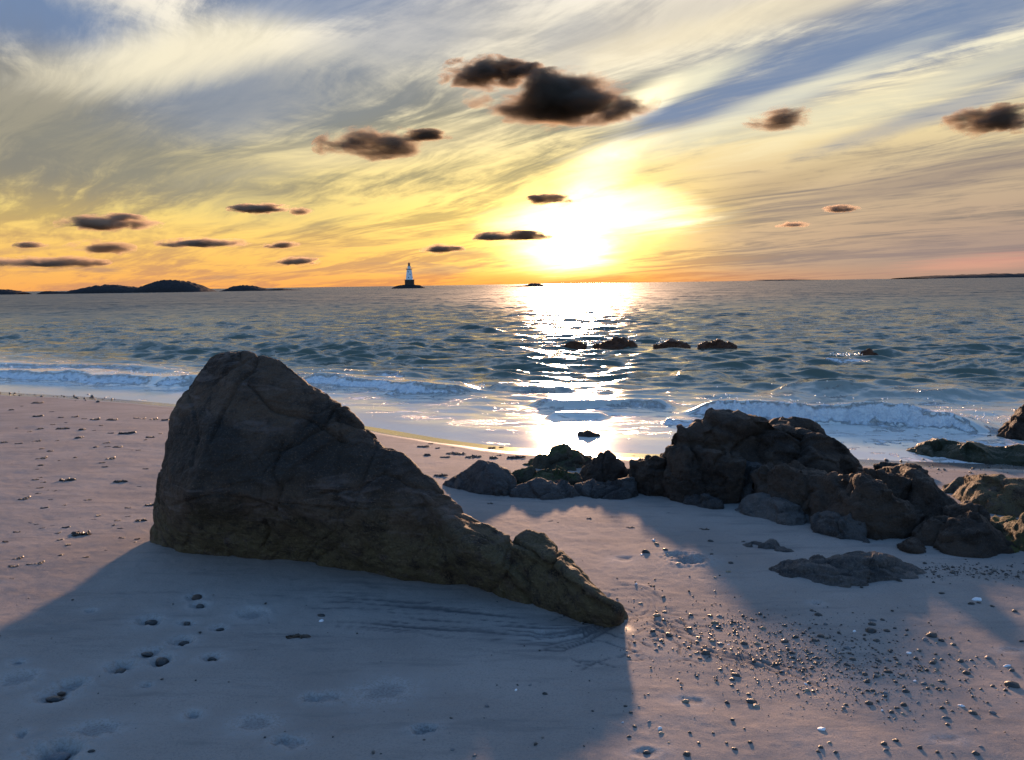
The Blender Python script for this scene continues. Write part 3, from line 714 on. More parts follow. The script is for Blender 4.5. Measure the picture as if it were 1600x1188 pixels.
add('small dark stone on the wet sand behind the sloping boulder', [(1412, 726), (1428, 724), (1445, 736)], [(1405, 742), (1430, 748), (1458, 746)], BROWN, 30, vox=.016, chopd=.010, back=.2)
add('tall dark rock at the right edge, washed by the breaker', [(1600, 626), (1585, 640), (1566, 655), (1552, 672), (1640, 632), (1680, 660)], [(1550, 690), (1600, 698), (1660, 700), (1700, 690)], BROWN, 31, vox=.022, back=.7, lean=.3, D=None)
add('small brown stone leaning on the tall dark rock', [(1535, 684), (1550, 679)], [(1527, 690), (1545, 693), (1562, 692)], BROWN, 32, vox=.014, back=.2)
add('flat black weedy rock spread out in the wash', [(1425, 700), (1460, 690), (1540, 688), (1620, 692), (1700, 696)], [(1410, 707), (1450, 716), (1520, 722), (1580, 728), (1640, 732), (1720, 730)], WEEDY, 33, vox=.022, chopd=.010, back=.5, lean=.2, facet=.06)
add('long brown flat topped rock at the right edge', [(1500, 742), (1515, 738), (1570, 741), (1640, 745), (1720, 750)], [(1466, 768), (1500, 790), (1560, 805), (1620, 812), (1720, 815)], STONE, 34, vox=.022, chopd=.010, back=.7, lean=.35, facet=.05, layer=.03)
add('yellow green lichened rock at the right edge of the pile', [(1552, 812), (1580, 808), (1640, 815), (1690, 830)], [(1548, 830), (1580, 862), (1640, 880), (1700, 880)], LICHEN, 35, vox=.02, chopd=.010, back=.5, lean=.4)
add('low grey ledge half buried in the foreground sand', [(1215, 874), (1245, 862), (1300, 866), (1345, 862), (1395, 864), (1430, 878)], [(1196, 888), (1205, 900), (1250, 914), (1300, 920), (1370, 912), (1420, 904), (1478, 906)], PALE, 36, vox=.014, chopd=.010, back=.35, lean=.35, facet=.045, crack=.03, layer=.035, lfreq=7, cat='rock ledge',
    cracks=[([(1200, 897), (1260, 893), (1330, 900)], 2.5, .02), ([(1290, 872), (1340, 890), (1400, 884), (1430, 888)], 2.5, .018)])
add('thin tapering ridge of grey rock behind the buried ledge', [(1150, 842), (1180, 840), (1215, 852)], [(1131, 846), (1160, 854), (1200, 862), (1245, 864)], PALE, 37, vox=.012, chopd=.010, back=.15, lean=.4, layer=.03, cat='rock ledge')
add('small dark rock standing in the thin shining swash', [(905, 675), (925, 674), (938, 680)], [(892, 684), (915, 689), (945, 687)], BROWN, 38, vox=.016, chopd=.010, back=.25, lean=.4)

for k_, (lab, tp, bs, mt, kw) in enumerate([
    ('low mossy rock filling the gap behind the long low grey rock', [(780, 732), (830, 726), (880, 730), (905, 735)], [(770, 762), (830, 768), (900, 766)], MOSSY, dict(back=.5)),
    ('dark rock in the gap between the pyramid rock and the ridge', [(985, 722), (1010, 714), (1040, 716)], [(975, 768), (1010, 776), (1050, 776)], BROWN, dict(back=.6)),
    ('layered brown block under the left hump of the ridge', [(1060, 706), (1100, 698), (1150, 706), (1170, 720)], [(1050, 775), (1100, 790), (1160, 790)], BROWN, dict(back=.6, layer=.05)),
    ('brown slab wedged between the square block and the blunt boulder', [(1175, 735), (1215, 722), (1270, 730), (1300, 745)], [(1170, 795), (1220, 812), (1290, 815)], BROWN, dict(back=.6, layer=.05)),
    ('brown rock filling the pile behind the blunt boulder', [(1330, 735), (1365, 728), (1410, 742), (1430, 760)], [(1320, 800), (1380, 820), (1440, 820)], BROWN, dict(back=.7, layer=.04)),
    ('thin grey slab leaning at the foot of the rounded boulder', [(1270, 800), (1310, 796), (1350, 815)], [(1255, 828), (1300, 842), (1360, 850)], GREY, dict(back=.3, layer=.05)),
    ('dark stone in the gap under the sloping boulder', [(1470, 790), (1510, 782), (1545, 800)], [(1460, 840), (1510, 852), (1560, 852)], BROWN, dict(back=.5, layer=.04)),
    ('low wet stone at the left end of the grey blocks', [(735, 738), (760, 735), (790, 745)], [(722, 764), (760, 772), (800, 774)], GREY, dict(back=.4))]):
    add(lab, tp, bs, mt, 60 + k_, **kw)

# rocks awash further out
def awash(label, u0, u1, vt, vb, mat, seed):
    x0, y0 = on_z(u0, vb); x1, y1 = on_z(u1, vb); D = (y0 + y1) / 2; w = x1 - x0
    g = random.Random(seed); pts = []
    for k in range(9):
        f = k / 8; h = .06 + .85 * (vb - vt) / F * D * (math.sin(math.pi * min(1, max(0, f * .9 + .05))) ** .7) * g.uniform(.55, 1.0)
        pts += [Vector((x0 + f * w, D + .1, h)), Vector((x0 + (.1 + .8 * f) * w, D + w * .35, h * .7)), Vector((x0 + f * w, D - .15 * w * math.sin(math.pi * f), -.3)), Vector((x0 + f * w, D + w * .5, -.4))]
    rock('rock_awash', [pts], mat, label, max(.03, w / 45), w * .55, seed, 'rock', 'weed covered rocks out in the water', 2, facet=.10, crack=.05, lump=.14, fine=.03)
REDW = rock_mat('red_weed_stone', (.060, .020, .009), (.115, .042, .016), (.085, .030, .012), rough=.55)
for lab, u0, u1, vt, vb, sd in [('dark weedy rock awash, first of the row below the sun', 878, 918, 533, 545, 51), ('reddish weedy rock awash with spray glinting in the sun', 928, 998, 529, 544, 52), ('low ragged weedy rock awash in the middle of the row', 1020, 1080, 533, 546, 53),
                                ('brown humped weedy rock awash, last of the row', 1092, 1154, 530, 546, 54), ('small dark rock with foam round it, alone out in the waves', 1342, 1376, 545, 560, 55)]:
    awash(lab, u0, u1, vt, vb, REDW, sd)

# ------------------------------------------------------------------ islands, headland, lighthouse
def island(name, label, prof, D, depth, seed, mat=ISLE, rise=1.0):
    # prof: (u, v) skyline, left to right; heightfield ridge with real depth
    pts = [at(u, v, D) for u, v in prof]
    xs = np.array([p.x for p in pts]); hs = np.array([max(p.z, 0) for p in pts])
    nx, ny = 160, 36
    X, Y = np.meshgrid(np.linspace(xs[0], xs[-1], nx), np.linspace(-1, 1, ny), indexing='ij')
    h = np.interp(X, xs, hs)
    prf = np.sqrt(np.clip(1 - np.abs(Y) ** 2.4, 0, 1))
    p = flat2(X.ravel() / depth * 4, Y.ravel() * 2, seed * 3.)
    p5 = flat2(X.ravel() * .22, (Y * depth).ravel() * .22, seed * 3.)
    Z = h * prf * (1 + (.22 * fbm(p * 1.6, 4)).reshape(nx, ny)) + ((.7 * np.abs(fbm(p5, 4, .6)) - .35).reshape(nx, ny)) * prf * min(1, depth / 12) - 1.2 * (1 - prf)
    V = np.stack([X.ravel() - xs.mean(), (Y * depth).ravel(), Z.ravel()], 1)
    idx = np.arange(nx * ny).reshape(nx, ny)
    qd = np.stack([idx[:-1, :-1], idx[1:, :-1], idx[1:, 1:], idx[:-1, 1:]], -1).reshape(-1, 4)
    o = link(name, mesh_np(name, V, qd), mat); o.location = (xs.mean(), D, 0)
    return tag(o, label, 'island', 'rocky islands on the horizon')
island('rocky_island', 'long double humped bare rock island, largest on the horizon', [(108, 457.5), (118, 454), (130, 451), (150, 447), (168, 445), (185, 446), (205, 448), (222, 450), (232, 446), (246, 441), (260, 438), (278, 438.6), (296, 441), (312, 446), (322, 451), (331, 456.5)], 600, 20, 1)
island('rocky_island', 'small low black reef left of the double humped island', [(64, 458), (70, 455), (78, 454.6), (86, 456), (96, 455.6), (108, 457.6)], 590, 8, 2)
island('rocky_island', 'flat dark reef at the left edge of the horizon', [(-60, 458), (-40, 453), (0, 452), (18, 453.5), (30, 455), (37, 457.8)], 620, 14, 3)
island('rocky_island', 'low dark island with a stepped top, right of the humped one', [(346, 456), (356, 452), (366, 447.5), (380, 446), (395, 446.5), (405, 449), (420, 452), (440, 450.5), (455, 452.5), (470, 453), (486, 455)], 640, 16, 4)
island('rocky_island', 'tiny dark islet on the horizon just under the sun', [(782, 449.5), (800, 447.5), (820, 446), (830, 442.5), (842, 443), (850, 446), (860, 448.8)], 700, 12, 5)
HEAD = rock_mat('far_woodland', (.030, .028, .030), (.045, .042, .042), (.038, .036, .038), grain=.2)
def far_land(prof, D, depth, seed):
    o = island('headland', None, prof, D, depth, seed, HEAD); del o['category']; del o['group']; o['kind'] = 'structure'
for m_ in (ISLE, HEAD): m_.node_tree.nodes['Principled BSDF'].inputs['Specular IOR Level'].default_value = .02
far_land([(1420, 434), (1450, 431.6), (1470, 430.4), (1490, 430.8), (1510, 429), (1530, 429.4), (1555, 427.6), (1580, 428.6), (1610, 427), (1700, 425), (1800, 426)], 5200, 260, 6)
far_land([(1170, 439.5), (1190, 437.2), (1240, 436.8), (1290, 437.6), (1310, 438)], 7800, 200, 7)

def plain(name, c, rough=.6, var=.25, metal=0.0):
    m, t, b = material(name); P = E(t, t.n.new('ShaderNodeTexCoord').outputs['Object'])
    n = t.noise(P, 1.7, 5, .65)
    t.put(b.inputs['Base Color'], t.mix(t.ss(n, .3, .7), tuple(k * (1 - var) for k in c), c)); b.inputs['Roughness'].default_value = rough; b.inputs['Metallic'].default_value = metal
    return m
def lathe(name, prof, mat, parent, seg=32):
    bm = bmesh.new(); rings = []
    for r, z in prof: rings.append([bm.verts.new((r * math.cos(6.28318 * k / seg), r * math.sin(6.28318 * k / seg), z)) for k in range(seg)])
    for a, b in zip(rings[:-1], rings[1:]):
        for k in range(seg): bm.faces.new((a[k], a[(k + 1) % seg], b[(k + 1) % seg], b[k]))
    bm.faces.new(rings[0][::-1]); bm.faces.new(rings[-1])
    me = bpy.data.meshes.new(name); bm.to_mesh(me); bm.free()
    return link(name, me, mat, parent)
def box_bm(bm, c, s):
    r = bmesh.ops.create_cube(bm, size=1)['verts']
    for v in r: v.co = Vector((c[0] + v.co.x * s[0], c[1] + v.co.y * s[1], c[2] + v.co.z * s[2]))
LD = 700
lp = at(640, 447, LD)
o = island('lighthouse_reef', 'black rock reef that carries the lighthouse', [(614, 449), (620, 446.6), (630, 445), (640, 444.8), (650, 445.2), (657, 446), (663, 449)], LD, 9, 8); o['category'] = 'reef'; del o['group']
lh = bpy.data.objects.new('lighthouse', None); COL.objects.link(lh); lh.location = (lp.x, LD, 1.6)
tag(lh, 'white conical lighthouse on a dark round base out at sea', 'lighthouse')
iron = plain('rusty_iron', (.035, .018, .012)); white = plain('white_paint', (.78, .80, .84), .5, .08); redp = plain('red_lantern_paint', (.16, .02, .012)); black = plain('black_iron', (.03, .025, .025)); lglass = plain('lantern_glass', (.10, .08, .07), .08, .1)
lathe('caisson', [(3.7, -1.5), (3.9, 0), (3.9, 5.0), (4.25, 5.1), (4.25, 5.5), (3.5, 5.52)], iron, lh)
tw = lathe('tower', [(2.95, 5.5), (2.05, 13.6), (1.5, 13.9)], white, lh)
for zz, aa in [(7.2, -1.7), (9.8, -1.2), (12.0, -1.9), (7.6, -.4)]:
    bm = bmesh.new(); box_bm(bm, (0, 0, 0), (.55, .16, .95)); me = bpy.data.meshes.new('window'); bm.to_mesh(me); bm.free()
    w = link('window', me, black, tw); rr = 2.95 - .9 * (zz - 5.5) / 8.1; w.location = (rr * math.cos(aa), rr * math.sin(aa), zz); w.rotation_euler = (0, 0, aa + math.pi / 2)
gal = lathe('gallery', [(1.9, 13.5), (2.6, 13.9), (2.6, 14.1), (1.4, 14.12)], black, lh)
bm = bmesh.new()
for k in range(16):
    a = k * math.pi / 8; box_bm(bm, (2.5 * math.cos(a), 2.5 * math.sin(a), 14.6), (.07, .07, 1.0))
for zz in (14.6, 15.1):
    ring = [Vector((2.5 * math.cos(k * math.pi / 8), 2.5 * math.sin(k * math.pi / 8), zz)) for k in range(16)]
    for a, b in zip(ring, ring[1:] + ring[:1]):
        n = ((b - a).cross(Vector((0, 0, 1)))).normalized() * .03
        vs = [bm.verts.new(p) for p in (a + n, b + n, b - n, a - n)]; bm.faces.new(vs)
        vs2 = [bm.verts.new(p + Vector((0, 0, .06))) for p in (a + n, b + n, b - n, a - n)]; bm.faces.new(vs2)
me = bpy.data.meshes.new('railing'); bm.to_mesh(me); bm.free(); link('railing', me, black, gal)
lathe('watch_room', [(1.35, 14.1), (1.3, 16.2), (1.6, 16.3), (1.6, 16.45), (1.0, 16.46)], white, lh)
lathe('lantern_room', [(.95, 16.45), (.95, 17.0), (.9, 17.02), (.9, 18.1), (.98, 18.15)], lglass, lh, 12)
dm = lathe('dome', [(1.2, 18.15), (1.15, 18.3), (.8, 18.85), (.25, 19.15), (.2, 19.25)], redp, lh)
lathe('ventilator_ball', [(.1, 19.2), (.26, 19.4), (.26, 19.6), (.06, 19.85), (.03, 20.5)], black, dm, 12)

# ------------------------------------------------------------------ pebbles and shells
def pebble_mesh(name, seed, flat_, sub=3, spiky=.0):
    bm = bmesh.new(); bmesh.ops.create_icosphere(bm, subdivisions=sub, radius=.5)
    v = np.array([x.co[:] for x in bm.verts]); p = v * 2.2 + seed * 5.7
    v = v * (1 + .34 * fbm(p, 2) + spiky * perlin(p * 2.5))[:, None] * np.array([1, .72 + .2 * math.sin(seed), flat_])
    for x, c in zip(bm.verts, v): x.co = c
    for f in bm.faces: f.smooth = True
    me = bpy.data.meshes.new(name); bm.to_mesh(me); bm.free(); return me
def pebmat(name, a, b_, rough):
    m, t, b = material(name); P = E(t, t.n.new('ShaderNodeTexCoord').outputs['Object']); oi = t.n.new('ShaderNodeObjectInfo'); rn = E(t, oi.outputs['Random'])
    n = t.noise(t.vadd(P, t.vec(rn * 40, rn * 17, 0)), 7, 5, .7)
    t.put(b.inputs['Base Color'], t.mix(t.ss(n + (rn - .5) * .35, .3, .7), a, b_)); b.inputs['Roughness'].default_value = rough
    t.put(b.inputs['Normal'], t.bump(n, .3, .05)); return m
PM = dict(d=pebmat('dark_pebble_stone', (.016, .015, .016), (.040, .037, .036), .42), g=pebmat('grey_pebble_stone', (.09, .09, .10), (.17, .17, .18), .5), t=pebmat('tan_pebble_stone', (.16, .125, .085), (.26, .20, .14), .5),
          w=pebmat('white_shell_surface', (.62, .62, .66), (.80, .80, .82), .4), b=pebmat('brown_pebble_stone', (.045, .026, .018), (.08, .05, .035), .6), e=pebmat('slate_blue_pebble_stone', (.09, .10, .13), (.15, .165, .20), .5))
PROTO = {}
for key, m in PM.items():
    PROTO[key] = []
    for s_, fl in ((1, .62), (2, .5), (3, .78), (4, .42), (5, .66)):
        me = pebble_mesh('pebble', s_ + ord(key) * .37, fl, 3, .08); me.materials.append(m); PROTO[key].append(me)
WORD = dict(d='dark', g='grey', t='tan', w='white', b='brown', e='slate blue')
def zone(u, v):
    if u < 420: return 'set in a hollow in the shaded sand, left of the boulder tail' if v > 900 else 'on the sand left of the boulder'
    if u < 930: return 'on the smooth shaded sand below the boulder tail'
    if v < 915: return 'on the sand between the boulder tip and the buried ledge'
    if u < 1190: return 'in the scatter just right of the boulder tip' if v < 1045 else 'strewn over the pinkish foreground sand'
    if v < 985: return 'on the sand below the buried ledge'
    if v < 1085: return 'in the dense scatter of pebbles before the ledge'
    return 'on the open sand in the near right corner'
RAW = []
def crop(ox, oy, k, items):
    for it in items: RAW.append((ox + it[0] / k, oy + it[1] / k, it[2] / k, it[3], it[4] if len(it) > 4 else None))
crop(900, 820, 3.2275, [(392, 80, 22, 'w', 'white shell fragment at the far tip of the sunlit wedge of sand'), (408, 103, 38, 't'), (452, 132, 34, 'd'), (355, 147, 52, 'd', 'flat dark stone beside a white shell, left of the round hollow'), (330, 155, 20, 'w', 'white shell fragment leaning on a flat dark stone'), (515, 207, 42, 't', 'pale flat stone on the near rim of the round hollow'),
  (680, 88, 36, 'd'), (685, 160, 26, 'd'), (782, 205, 34, 'd'), (770, 247, 32, 't'), (703, 275, 22, 't'), (573, 267, 16, 'g'), (303, 305, 18, 'w', 'little white shell inside the swirl at the boulder tip'), (325, 393, 30, 't', 'tan stone in the middle of the swirl at the boulder tip'), (447, 443, 32, 'd', 'dark stone on the outer rim of the swirl at the boulder tip'), (410, 464, 50, 't', 'broad wet tan stone gleaming beside the boulder tip'),
  (580, 459, 30, 'd'), (678, 464, 34, 'd'), (722, 466, 36, 'g'), (705, 503, 50, 't'), (720, 523, 34, 'd'), (575, 525, 40, 'd'), (678, 551, 22, 'd'), (805, 533, 22, 'd'), (945, 525, 40, 't'), (620, 572, 36, 'd'), (850, 606, 44, 'd'), (918, 608, 40, 't'), (1055, 598, 46, 'd'), (1110, 574, 44, 'd', 'round black pebble standing highest in the scatter before the ledge'),
  (1238, 570, 42, 'd'), (1205, 592, 36, 'd'), (1180, 524, 28, 'd'), (1260, 504, 26, 'g'), (1228, 460, 48, 'd', 'dark stone in a small scour hollow under the buried ledge'), (1190, 437, 26, 'd'), (390, 547, 36, 'd'), (432, 592, 34, 'd'), (470, 562, 44, 'd'), (400, 604, 20, 'd'), (405, 638, 28, 'g'), (658, 658, 56, 'd', 'largest dark pebble of the scatter right of the boulder tip'),
  (627, 680, 28, 'd'), (570, 624, 24, 'd'), (545, 603, 22, 'd'), (690, 590, 34, 't'), (728, 602, 34, 'g'), (770, 606, 20, 'w'), (695, 620, 26, 't'), (1092, 655, 36, 'd'), (1010, 702, 34, 'd'), (1045, 745, 30, 'e'), (1100, 697, 24, 'd'), (1145, 700, 26, 'd'), (1155, 728, 30, 'd'), (1190, 728, 28, 'd'), (1210, 700, 36, 'd'), (727, 736, 26, 'd'), (612, 767, 20, 'd'),
  (810, 765, 56, 'd'), (788, 783, 36, 'd'), (788, 815, 28, 'd'), (480, 770, 14, 'd'), (265, 671, 22, 'd'), (872, 858, 28, 'd'), (555, 898, 46, 't', 'tan stone lying in an oval footprint on the pinkish sand'), (765, 897, 36, 'd'), (892, 900, 70, 'd', 'long flat dark stone lying behind a tan one on the pinkish sand'), (912, 918, 46, 't', 'tan stone lying against a long flat dark one'), (365, 859, 16, 'd'), (250, 922, 26, 'd'), (277, 954, 26, 'd'), (318, 922, 18, 't'),
  (790, 989, 28, 'd'), (850, 1032, 18, 'd'), (236, 1000, 16, 'w', 'tiny white shell chip near the boundary of the big shadow'), (370, 1000, 26, 'g'), (296, 1021, 28, 'd'), (268, 1071, 30, 'd'), (425, 1036, 34, 'w', 'white shell resting on a tan stone in the pinkish sand'), (433, 1060, 40, 't', 'tan stone under a white shell in the pinkish sand'), (470, 1105, 18, 'd'), (620, 1106, 22, 'd'), (575, 1054, 26, 'd'), (693, 1053, 22, 'd'), (760, 1103, 20, 'd'), (880, 1103, 28, 'd'),
  (803, 1136, 38, 'd'), (360, 1153, 52, 'd'), (562, 1172, 46, 'd'), (1160, 808, 22, 'w'), (1167, 845, 42, 't', 'two toned tan stone at the lower edge of the dense pebble scatter'), (1150, 775, 26, 'd'), (980, 868, 16, 'd'), (1242, 1042, 44, 'w', 'bright round white shell alone on the pinkish sand, biggest white one'), (1238, 1132, 32, 'd'), (1224, 1152, 28, 'd'), (1280, 1110, 30, 't', 'tan stone touching two black pebbles below the bright white shell')])
crop(1200, 820, 3.2275, [(1060, 385, 46, 'w', 'pale shell lying on a dark stone right of the buried ledge'), (1068, 400, 32, 'd'), (1030, 408, 40, 'd'), (1135, 416, 26, 'd'), (882, 352, 38, 'd'), (532, 490, 44, 'g', 'grey and white stone on top of a black one below the ledge'), (530, 508, 46, 'd'), (525, 545, 58, 'd', 'large smooth oval black stone below the buried ledge'), (580, 485, 26, 'd'), (602, 540, 36, 'd'), (438, 541, 22, 'w', 'little white shell left of the large oval black stone'),
  (400, 632, 38, 'g'), (415, 655, 34, 'd'), (368, 656, 26, 'd'), (552, 592, 38, 'd'), (700, 560, 26, 'd'), (620, 640, 34, 'd'), (545, 637, 20, 'd'), (713, 650, 28, 'w', 'white shell in the dense pebble scatter before the ledge'), (712, 703, 26, 'e'), (770, 718, 30, 'd'), (400, 713, 34, 'd'), (430, 684, 40, 'd'), (465, 750, 34, 'g'), (492, 762, 34, 'd'), (560, 690, 24, 'd'), (600, 685, 36, 'g'), (650, 685, 26, 'd'), (612, 755, 50, 'd'), (545, 775, 32, 'd'), (680, 768, 34, 'd'),
  (878, 592, 36, 'd'), (835, 572, 56, 'd'), (795, 590, 36, 'g'), (938, 612, 32, 'd'), (880, 682, 32, 'd'), (978, 692, 36, 'd'), (835, 700, 34, 'd'), (805, 740, 32, 'd'), (1030, 687, 26, 'd'), (1115, 679, 36, 'g'), (1008, 751, 40, 'd'), (1210, 718, 40, 'w', 'white shell near the right edge above the big black stone'), (1235, 740, 30, 'd'), (1242, 822, 76, 'd', 'biggest flat black stone at the right edge of the sand'), (1138, 818, 30, 'd'), (1200, 840, 24, 'd'), (1077, 834, 20, 'd'), (790, 810, 36, 'g'), (742, 793, 20, 'w'),
  (880, 798, 40, 'd'), (860, 835, 36, 'd'), (500, 800, 36, 'd'), (700, 850, 46, 'd'), (595, 855, 30, 'g'), (590, 872, 30, 'd'), (505, 845, 26, 'd'), (690, 915, 38, 'd'), (657, 927, 24, 'd'), (760, 900, 30, 'g'), (980, 921, 36, 'w', 'pointed white shell in the near right corner of sand'), (1040, 958, 46, 'd'), (1138, 954, 38, 'g'), (905, 980, 44, 'g'), (908, 1010, 26, 'd'), (883, 932, 34, 'd'), (932, 945, 20, 'd'), (578, 941, 20, 'w'), (625, 950, 34, 'd'), (783, 960, 16, 'd'), (515, 910, 44, 'd'), (392, 855, 18, 'd'),
  (648, 1099, 38, 'd'), (770, 1132, 30, 'd'), (588, 1120, 38, 'd'), (597, 1152, 36, 'g'), (858, 1152, 28, 'd'), (932, 1153, 18, 'd'), (1055, 1160, 40, 'd'), (1078, 1124, 24, 'g'), (345, 1155, 30, 'd'), (1285, 593, 30, 'd'), (1250, 440, 30, 'd')])
crop(0, 820, 3.2, [(978, 362, 60, 'b', 'brown oval stone, highest of those in the shaded hollows'), (995, 405, 50, 'd'), (745, 480, 80, 'd', 'ragged dark stone in a wide scour in the big shadow'), (930, 490, 36, 'd'), (1095, 512, 50, 'd'), (910, 578, 68, 'd', 'smooth dark egg shaped stone in its own hollow'), (730, 642, 66, 'd'), (795, 676, 92, 'd', 'angular black stone, largest in the middle of the shaded sand'), (590, 718, 66, 'd', 'slate dark stone leaning in a deep hollow, left part of shadow'), (1055, 670, 50, 'd'),
  (258, 868, 95, 'd', 'elongated black stone at the left of the shadow'), (298, 830, 45, 'b', 'brown chunk touching the elongated black stone'), (272, 1150, 120, 'g', 'big half buried grey stone in the near left corner'), (448, 1142, 44, 'd'), (88, 690, 36, 'g', 'small grey stone near the left edge of the shaded sand')])
crop(400, 820, 3.2, [(325, 463, 52, 'd', 'rounded dark stone just above a white chip in the shade'), (325, 488, 30, 'w', 'white chip under a rounded dark stone in the shade'), (1308, 807, 20, 'd'), (1370, 807, 30, 'g'), (1300, 832, 20, 'w', 'white chip in the little group below the boulder tail'), (1445, 849, 34, 'd'), (1155, 917, 30, 'g'), (975, 973, 24, 'd'), (840, 1082, 22, 'd'), (982, 1127, 28, 'g'), (1398, 1100, 34, 'd'), (1092, 1158, 32, 'g')])
def put_pebble(u, v, w, key, label=None, sink=.02, big=1.0):
    g = ground(u, v); me = rnd.choice(PROTO[key])
    o = bpy.data.objects.new('shell' if key == 'w' else 'pebble', me); COL.objects.link(o)
    sz = w / F * math.hypot(g.x, g.y) * .84 * big
    o.scale = (sz, sz * rnd.uniform(.8, 1.1), sz * rnd.uniform(.8, 1.05)); o.rotation_euler = (rnd.uniform(-.2, .2), rnd.uniform(-.2, .2), rnd.uniform(-.5, .5) if w > 12 else rnd.uniform(-1, 1))
    gz = float(SANDZ(g.x, g.y)); o.location = (g.x, g.y + sz * .3, gz + sz * sink)
    cat = 'shell' if key == 'w' else 'pebble'
    size = 'tiny' if w < 8 else 'small' if w < 11 else 'medium'
    if label: tag(o, label, cat, 'shells on the sand' if key == 'w' else 'pebbles on the sand')
    else:
        lab = f"{size} {WORD[key]} {'shell chip' if key == 'w' else 'pebble'} {zone(u, v)}"
        tag(o, lab, cat, lab)
    return o
# height of the finished sand under a point
_sand = bpy.data.objects['sand_beach']
from mathutils.bvhtree import BVHTree
_sv = np.empty(len(_sand.data.vertices) * 3, np.float32); _sand.data.vertices.foreach_get('co', _sv); _sv = _sv.reshape(-1, 3)
_nearm = np.hypot(_sv[:, 0], _sv[:, 1]) < 20
_cell = .02; _keys = {}
for (x_, y_, z_) in _sv[_nearm][:: 1]:
    _keys.setdefault((int(x_ // .03), int(y_ // .03)), z_)
def SANDZ(x, y):
    i, j = int(x // .03), int(y // .03)
    for r_ in range(0, 4):
        for a in range(-r_, r_ + 1):
            for b in range(-r_, r_ + 1):
                z = _keys.get((i + a, j + b))
                if z is not None: return z
    return float(beach_base(np.array([x]), np.array([y]))[0])
for u, v, w, key, lab in RAW: put_pebble(u, v, w, key, lab)
# further small ones in the scatter
for k in range(60):
    a = rnd.random()
    u = rnd.gauss(1255 + 180 * (a - .5), 110); v = 1000 + (u - 1100) * .13 + rnd.gauss(0, 30)
    if 1000 < u < 1595 and 960 < v < 1180: put_pebble(u, v, rnd.uniform(4, 9), rnd.choice('ddddddgtt'))
# fine gravel nobody could count
def gravel():
    base = bmesh.new(); bmesh.ops.create_icosphere(base, subdivisions=1, radius=.5)
    bv = np.array([x.co[:] for x in base.verts]); bf = np.array([[x.index for x in f.verts] for f in base.faces]); base.free()
    V, Q = [], []; n = 0
    for k in range(3000):
        c = rnd.random()
        if c < .42: u = rnd.gauss(1200, 120); v = 1008 + (u - 1150) * .22 + rnd.gauss(0, 30) + (30 if rnd.random() < .2 else 0)
        elif c < .72: u = rnd.gauss(1330, 130); v = 1030 + (u - 1280) * .10 + rnd.gauss(0, 40)
        elif c < .86: u = rnd.uniform(1440, 1640); v = 893 + (u - 1440) * .03 + rnd.gauss(0, 7)
        elif c < .90: u = rnd.uniform(1380, 1600); v = 730 + rnd.gauss(0, 8)
        elif c < .925: u = rnd.uniform(-30, 185); v = 615 + u * .05 + rnd.gauss(0, 2.2)
        else: u = rnd.uniform(900, 1620) if c < .96 else rnd.uniform(-40, 1000); v = rnd.uniform(860, 1180) if c < .96 else rnd.uniform(930, 1190)
        g = ground(u, v); w = min(8, max(1.2, rnd.lognormvariate(.75, .55))) / F * g.y
        ang = rnd.uniform(0, 6.28); p = bv * (1 + .25 * np.array([rnd.uniform(-1, 1) for _ in bv]))[:, None] * w * np.array([1, rnd.uniform(.6, 1), rnd.uniform(.4, .7)])
        cs, sn = math.cos(ang), math.sin(ang)
        p = np.stack([p[:, 0] * cs - p[:, 1] * sn, p[:, 0] * sn + p[:, 1] * cs, p[:, 2]], 1)
        V.append(p + np.array([g.x, g.y, SANDZ(g.x, g.y) + .15 * w])); Q.append(bf + n); n += len(bv)
    me = mesh_np('gravel', np.vstack(V), np.vstack(Q))
    m, t, b = material('gravel_stone'); P = pos(t)
    t.put(b.inputs['Base Color'], t.mix(t.ss(t.noise(P, 25, 2, .5), .52, .66), (.03, .028, .028), (.15, .135, .12))); b.inputs['Roughness'].default_value = .45
    tag(link('gravel', me, m), 'fine dark gravel strewn over the sand', 'gravel', kind='stuff')
gravel()

# ------------------------------------------------------------------ seaweed scraps
def weed_mesh(seed, flat_=1.0):
    g = random.Random(seed); bm = bmesh.new()
    for k in range(g.randint(9, 15)):
        a = g.uniform(0, 6.28); x, y = g.gauss(0, .13), g.gauss(0, .06); ln = g.uniform(.2, .5); w = g.uniform(.03, .07)
        prev = None; z = g.uniform(.01, .06)
        for i in range(6):
            ww = w * (1 - .5 * abs(i - 2.5) / 2.5) * g.uniform(.7, 1.3); nx, ny = -math.sin(a), math.cos(a)
            zz = max(.005, z + g.uniform(-.02, .05)) * flat_
            r = [bm.verts.new((x + nx * ww, y + ny * ww, zz)), bm.verts.new((x, y, zz + ww * .9)), bm.verts.new((x - nx * ww, y - ny * ww, zz * .7)), bm.verts.new((x, y, 0))]
            if prev:
                for j in range(4): bm.faces.new((prev[j], prev[(j + 1) % 4], r[(j + 1) % 4], r[j]))
            else: bm.faces.new(r[::-1])
            prev = r; x += math.cos(a) * ln / 6; y += math.sin(a) * ln / 6 * .6; a += g.uniform(-.6, .6)
        bm.faces.new(prev)
    bmesh.ops.recalc_face_normals(bm, faces=bm.faces[:])
    me = bpy.data.meshes.new('seaweed_scrap'); bm.to_mesh(me); bm.free(); return me
wm, t, b = material('dried_seaweed'); P = pos(t)
t.put(b.inputs['Base Color'], t.mix(t.ss(t.noise(P, 40, 3, .6), .4, .65), (.022, .014, .010), (.060, .034, .018))); b.inputs['Roughness'].default_value = .5
WEED = []
for k in range(5):
    me = weed_mesh(40 + k); me.materials.append(wm); WEED.append(me)
SW = []
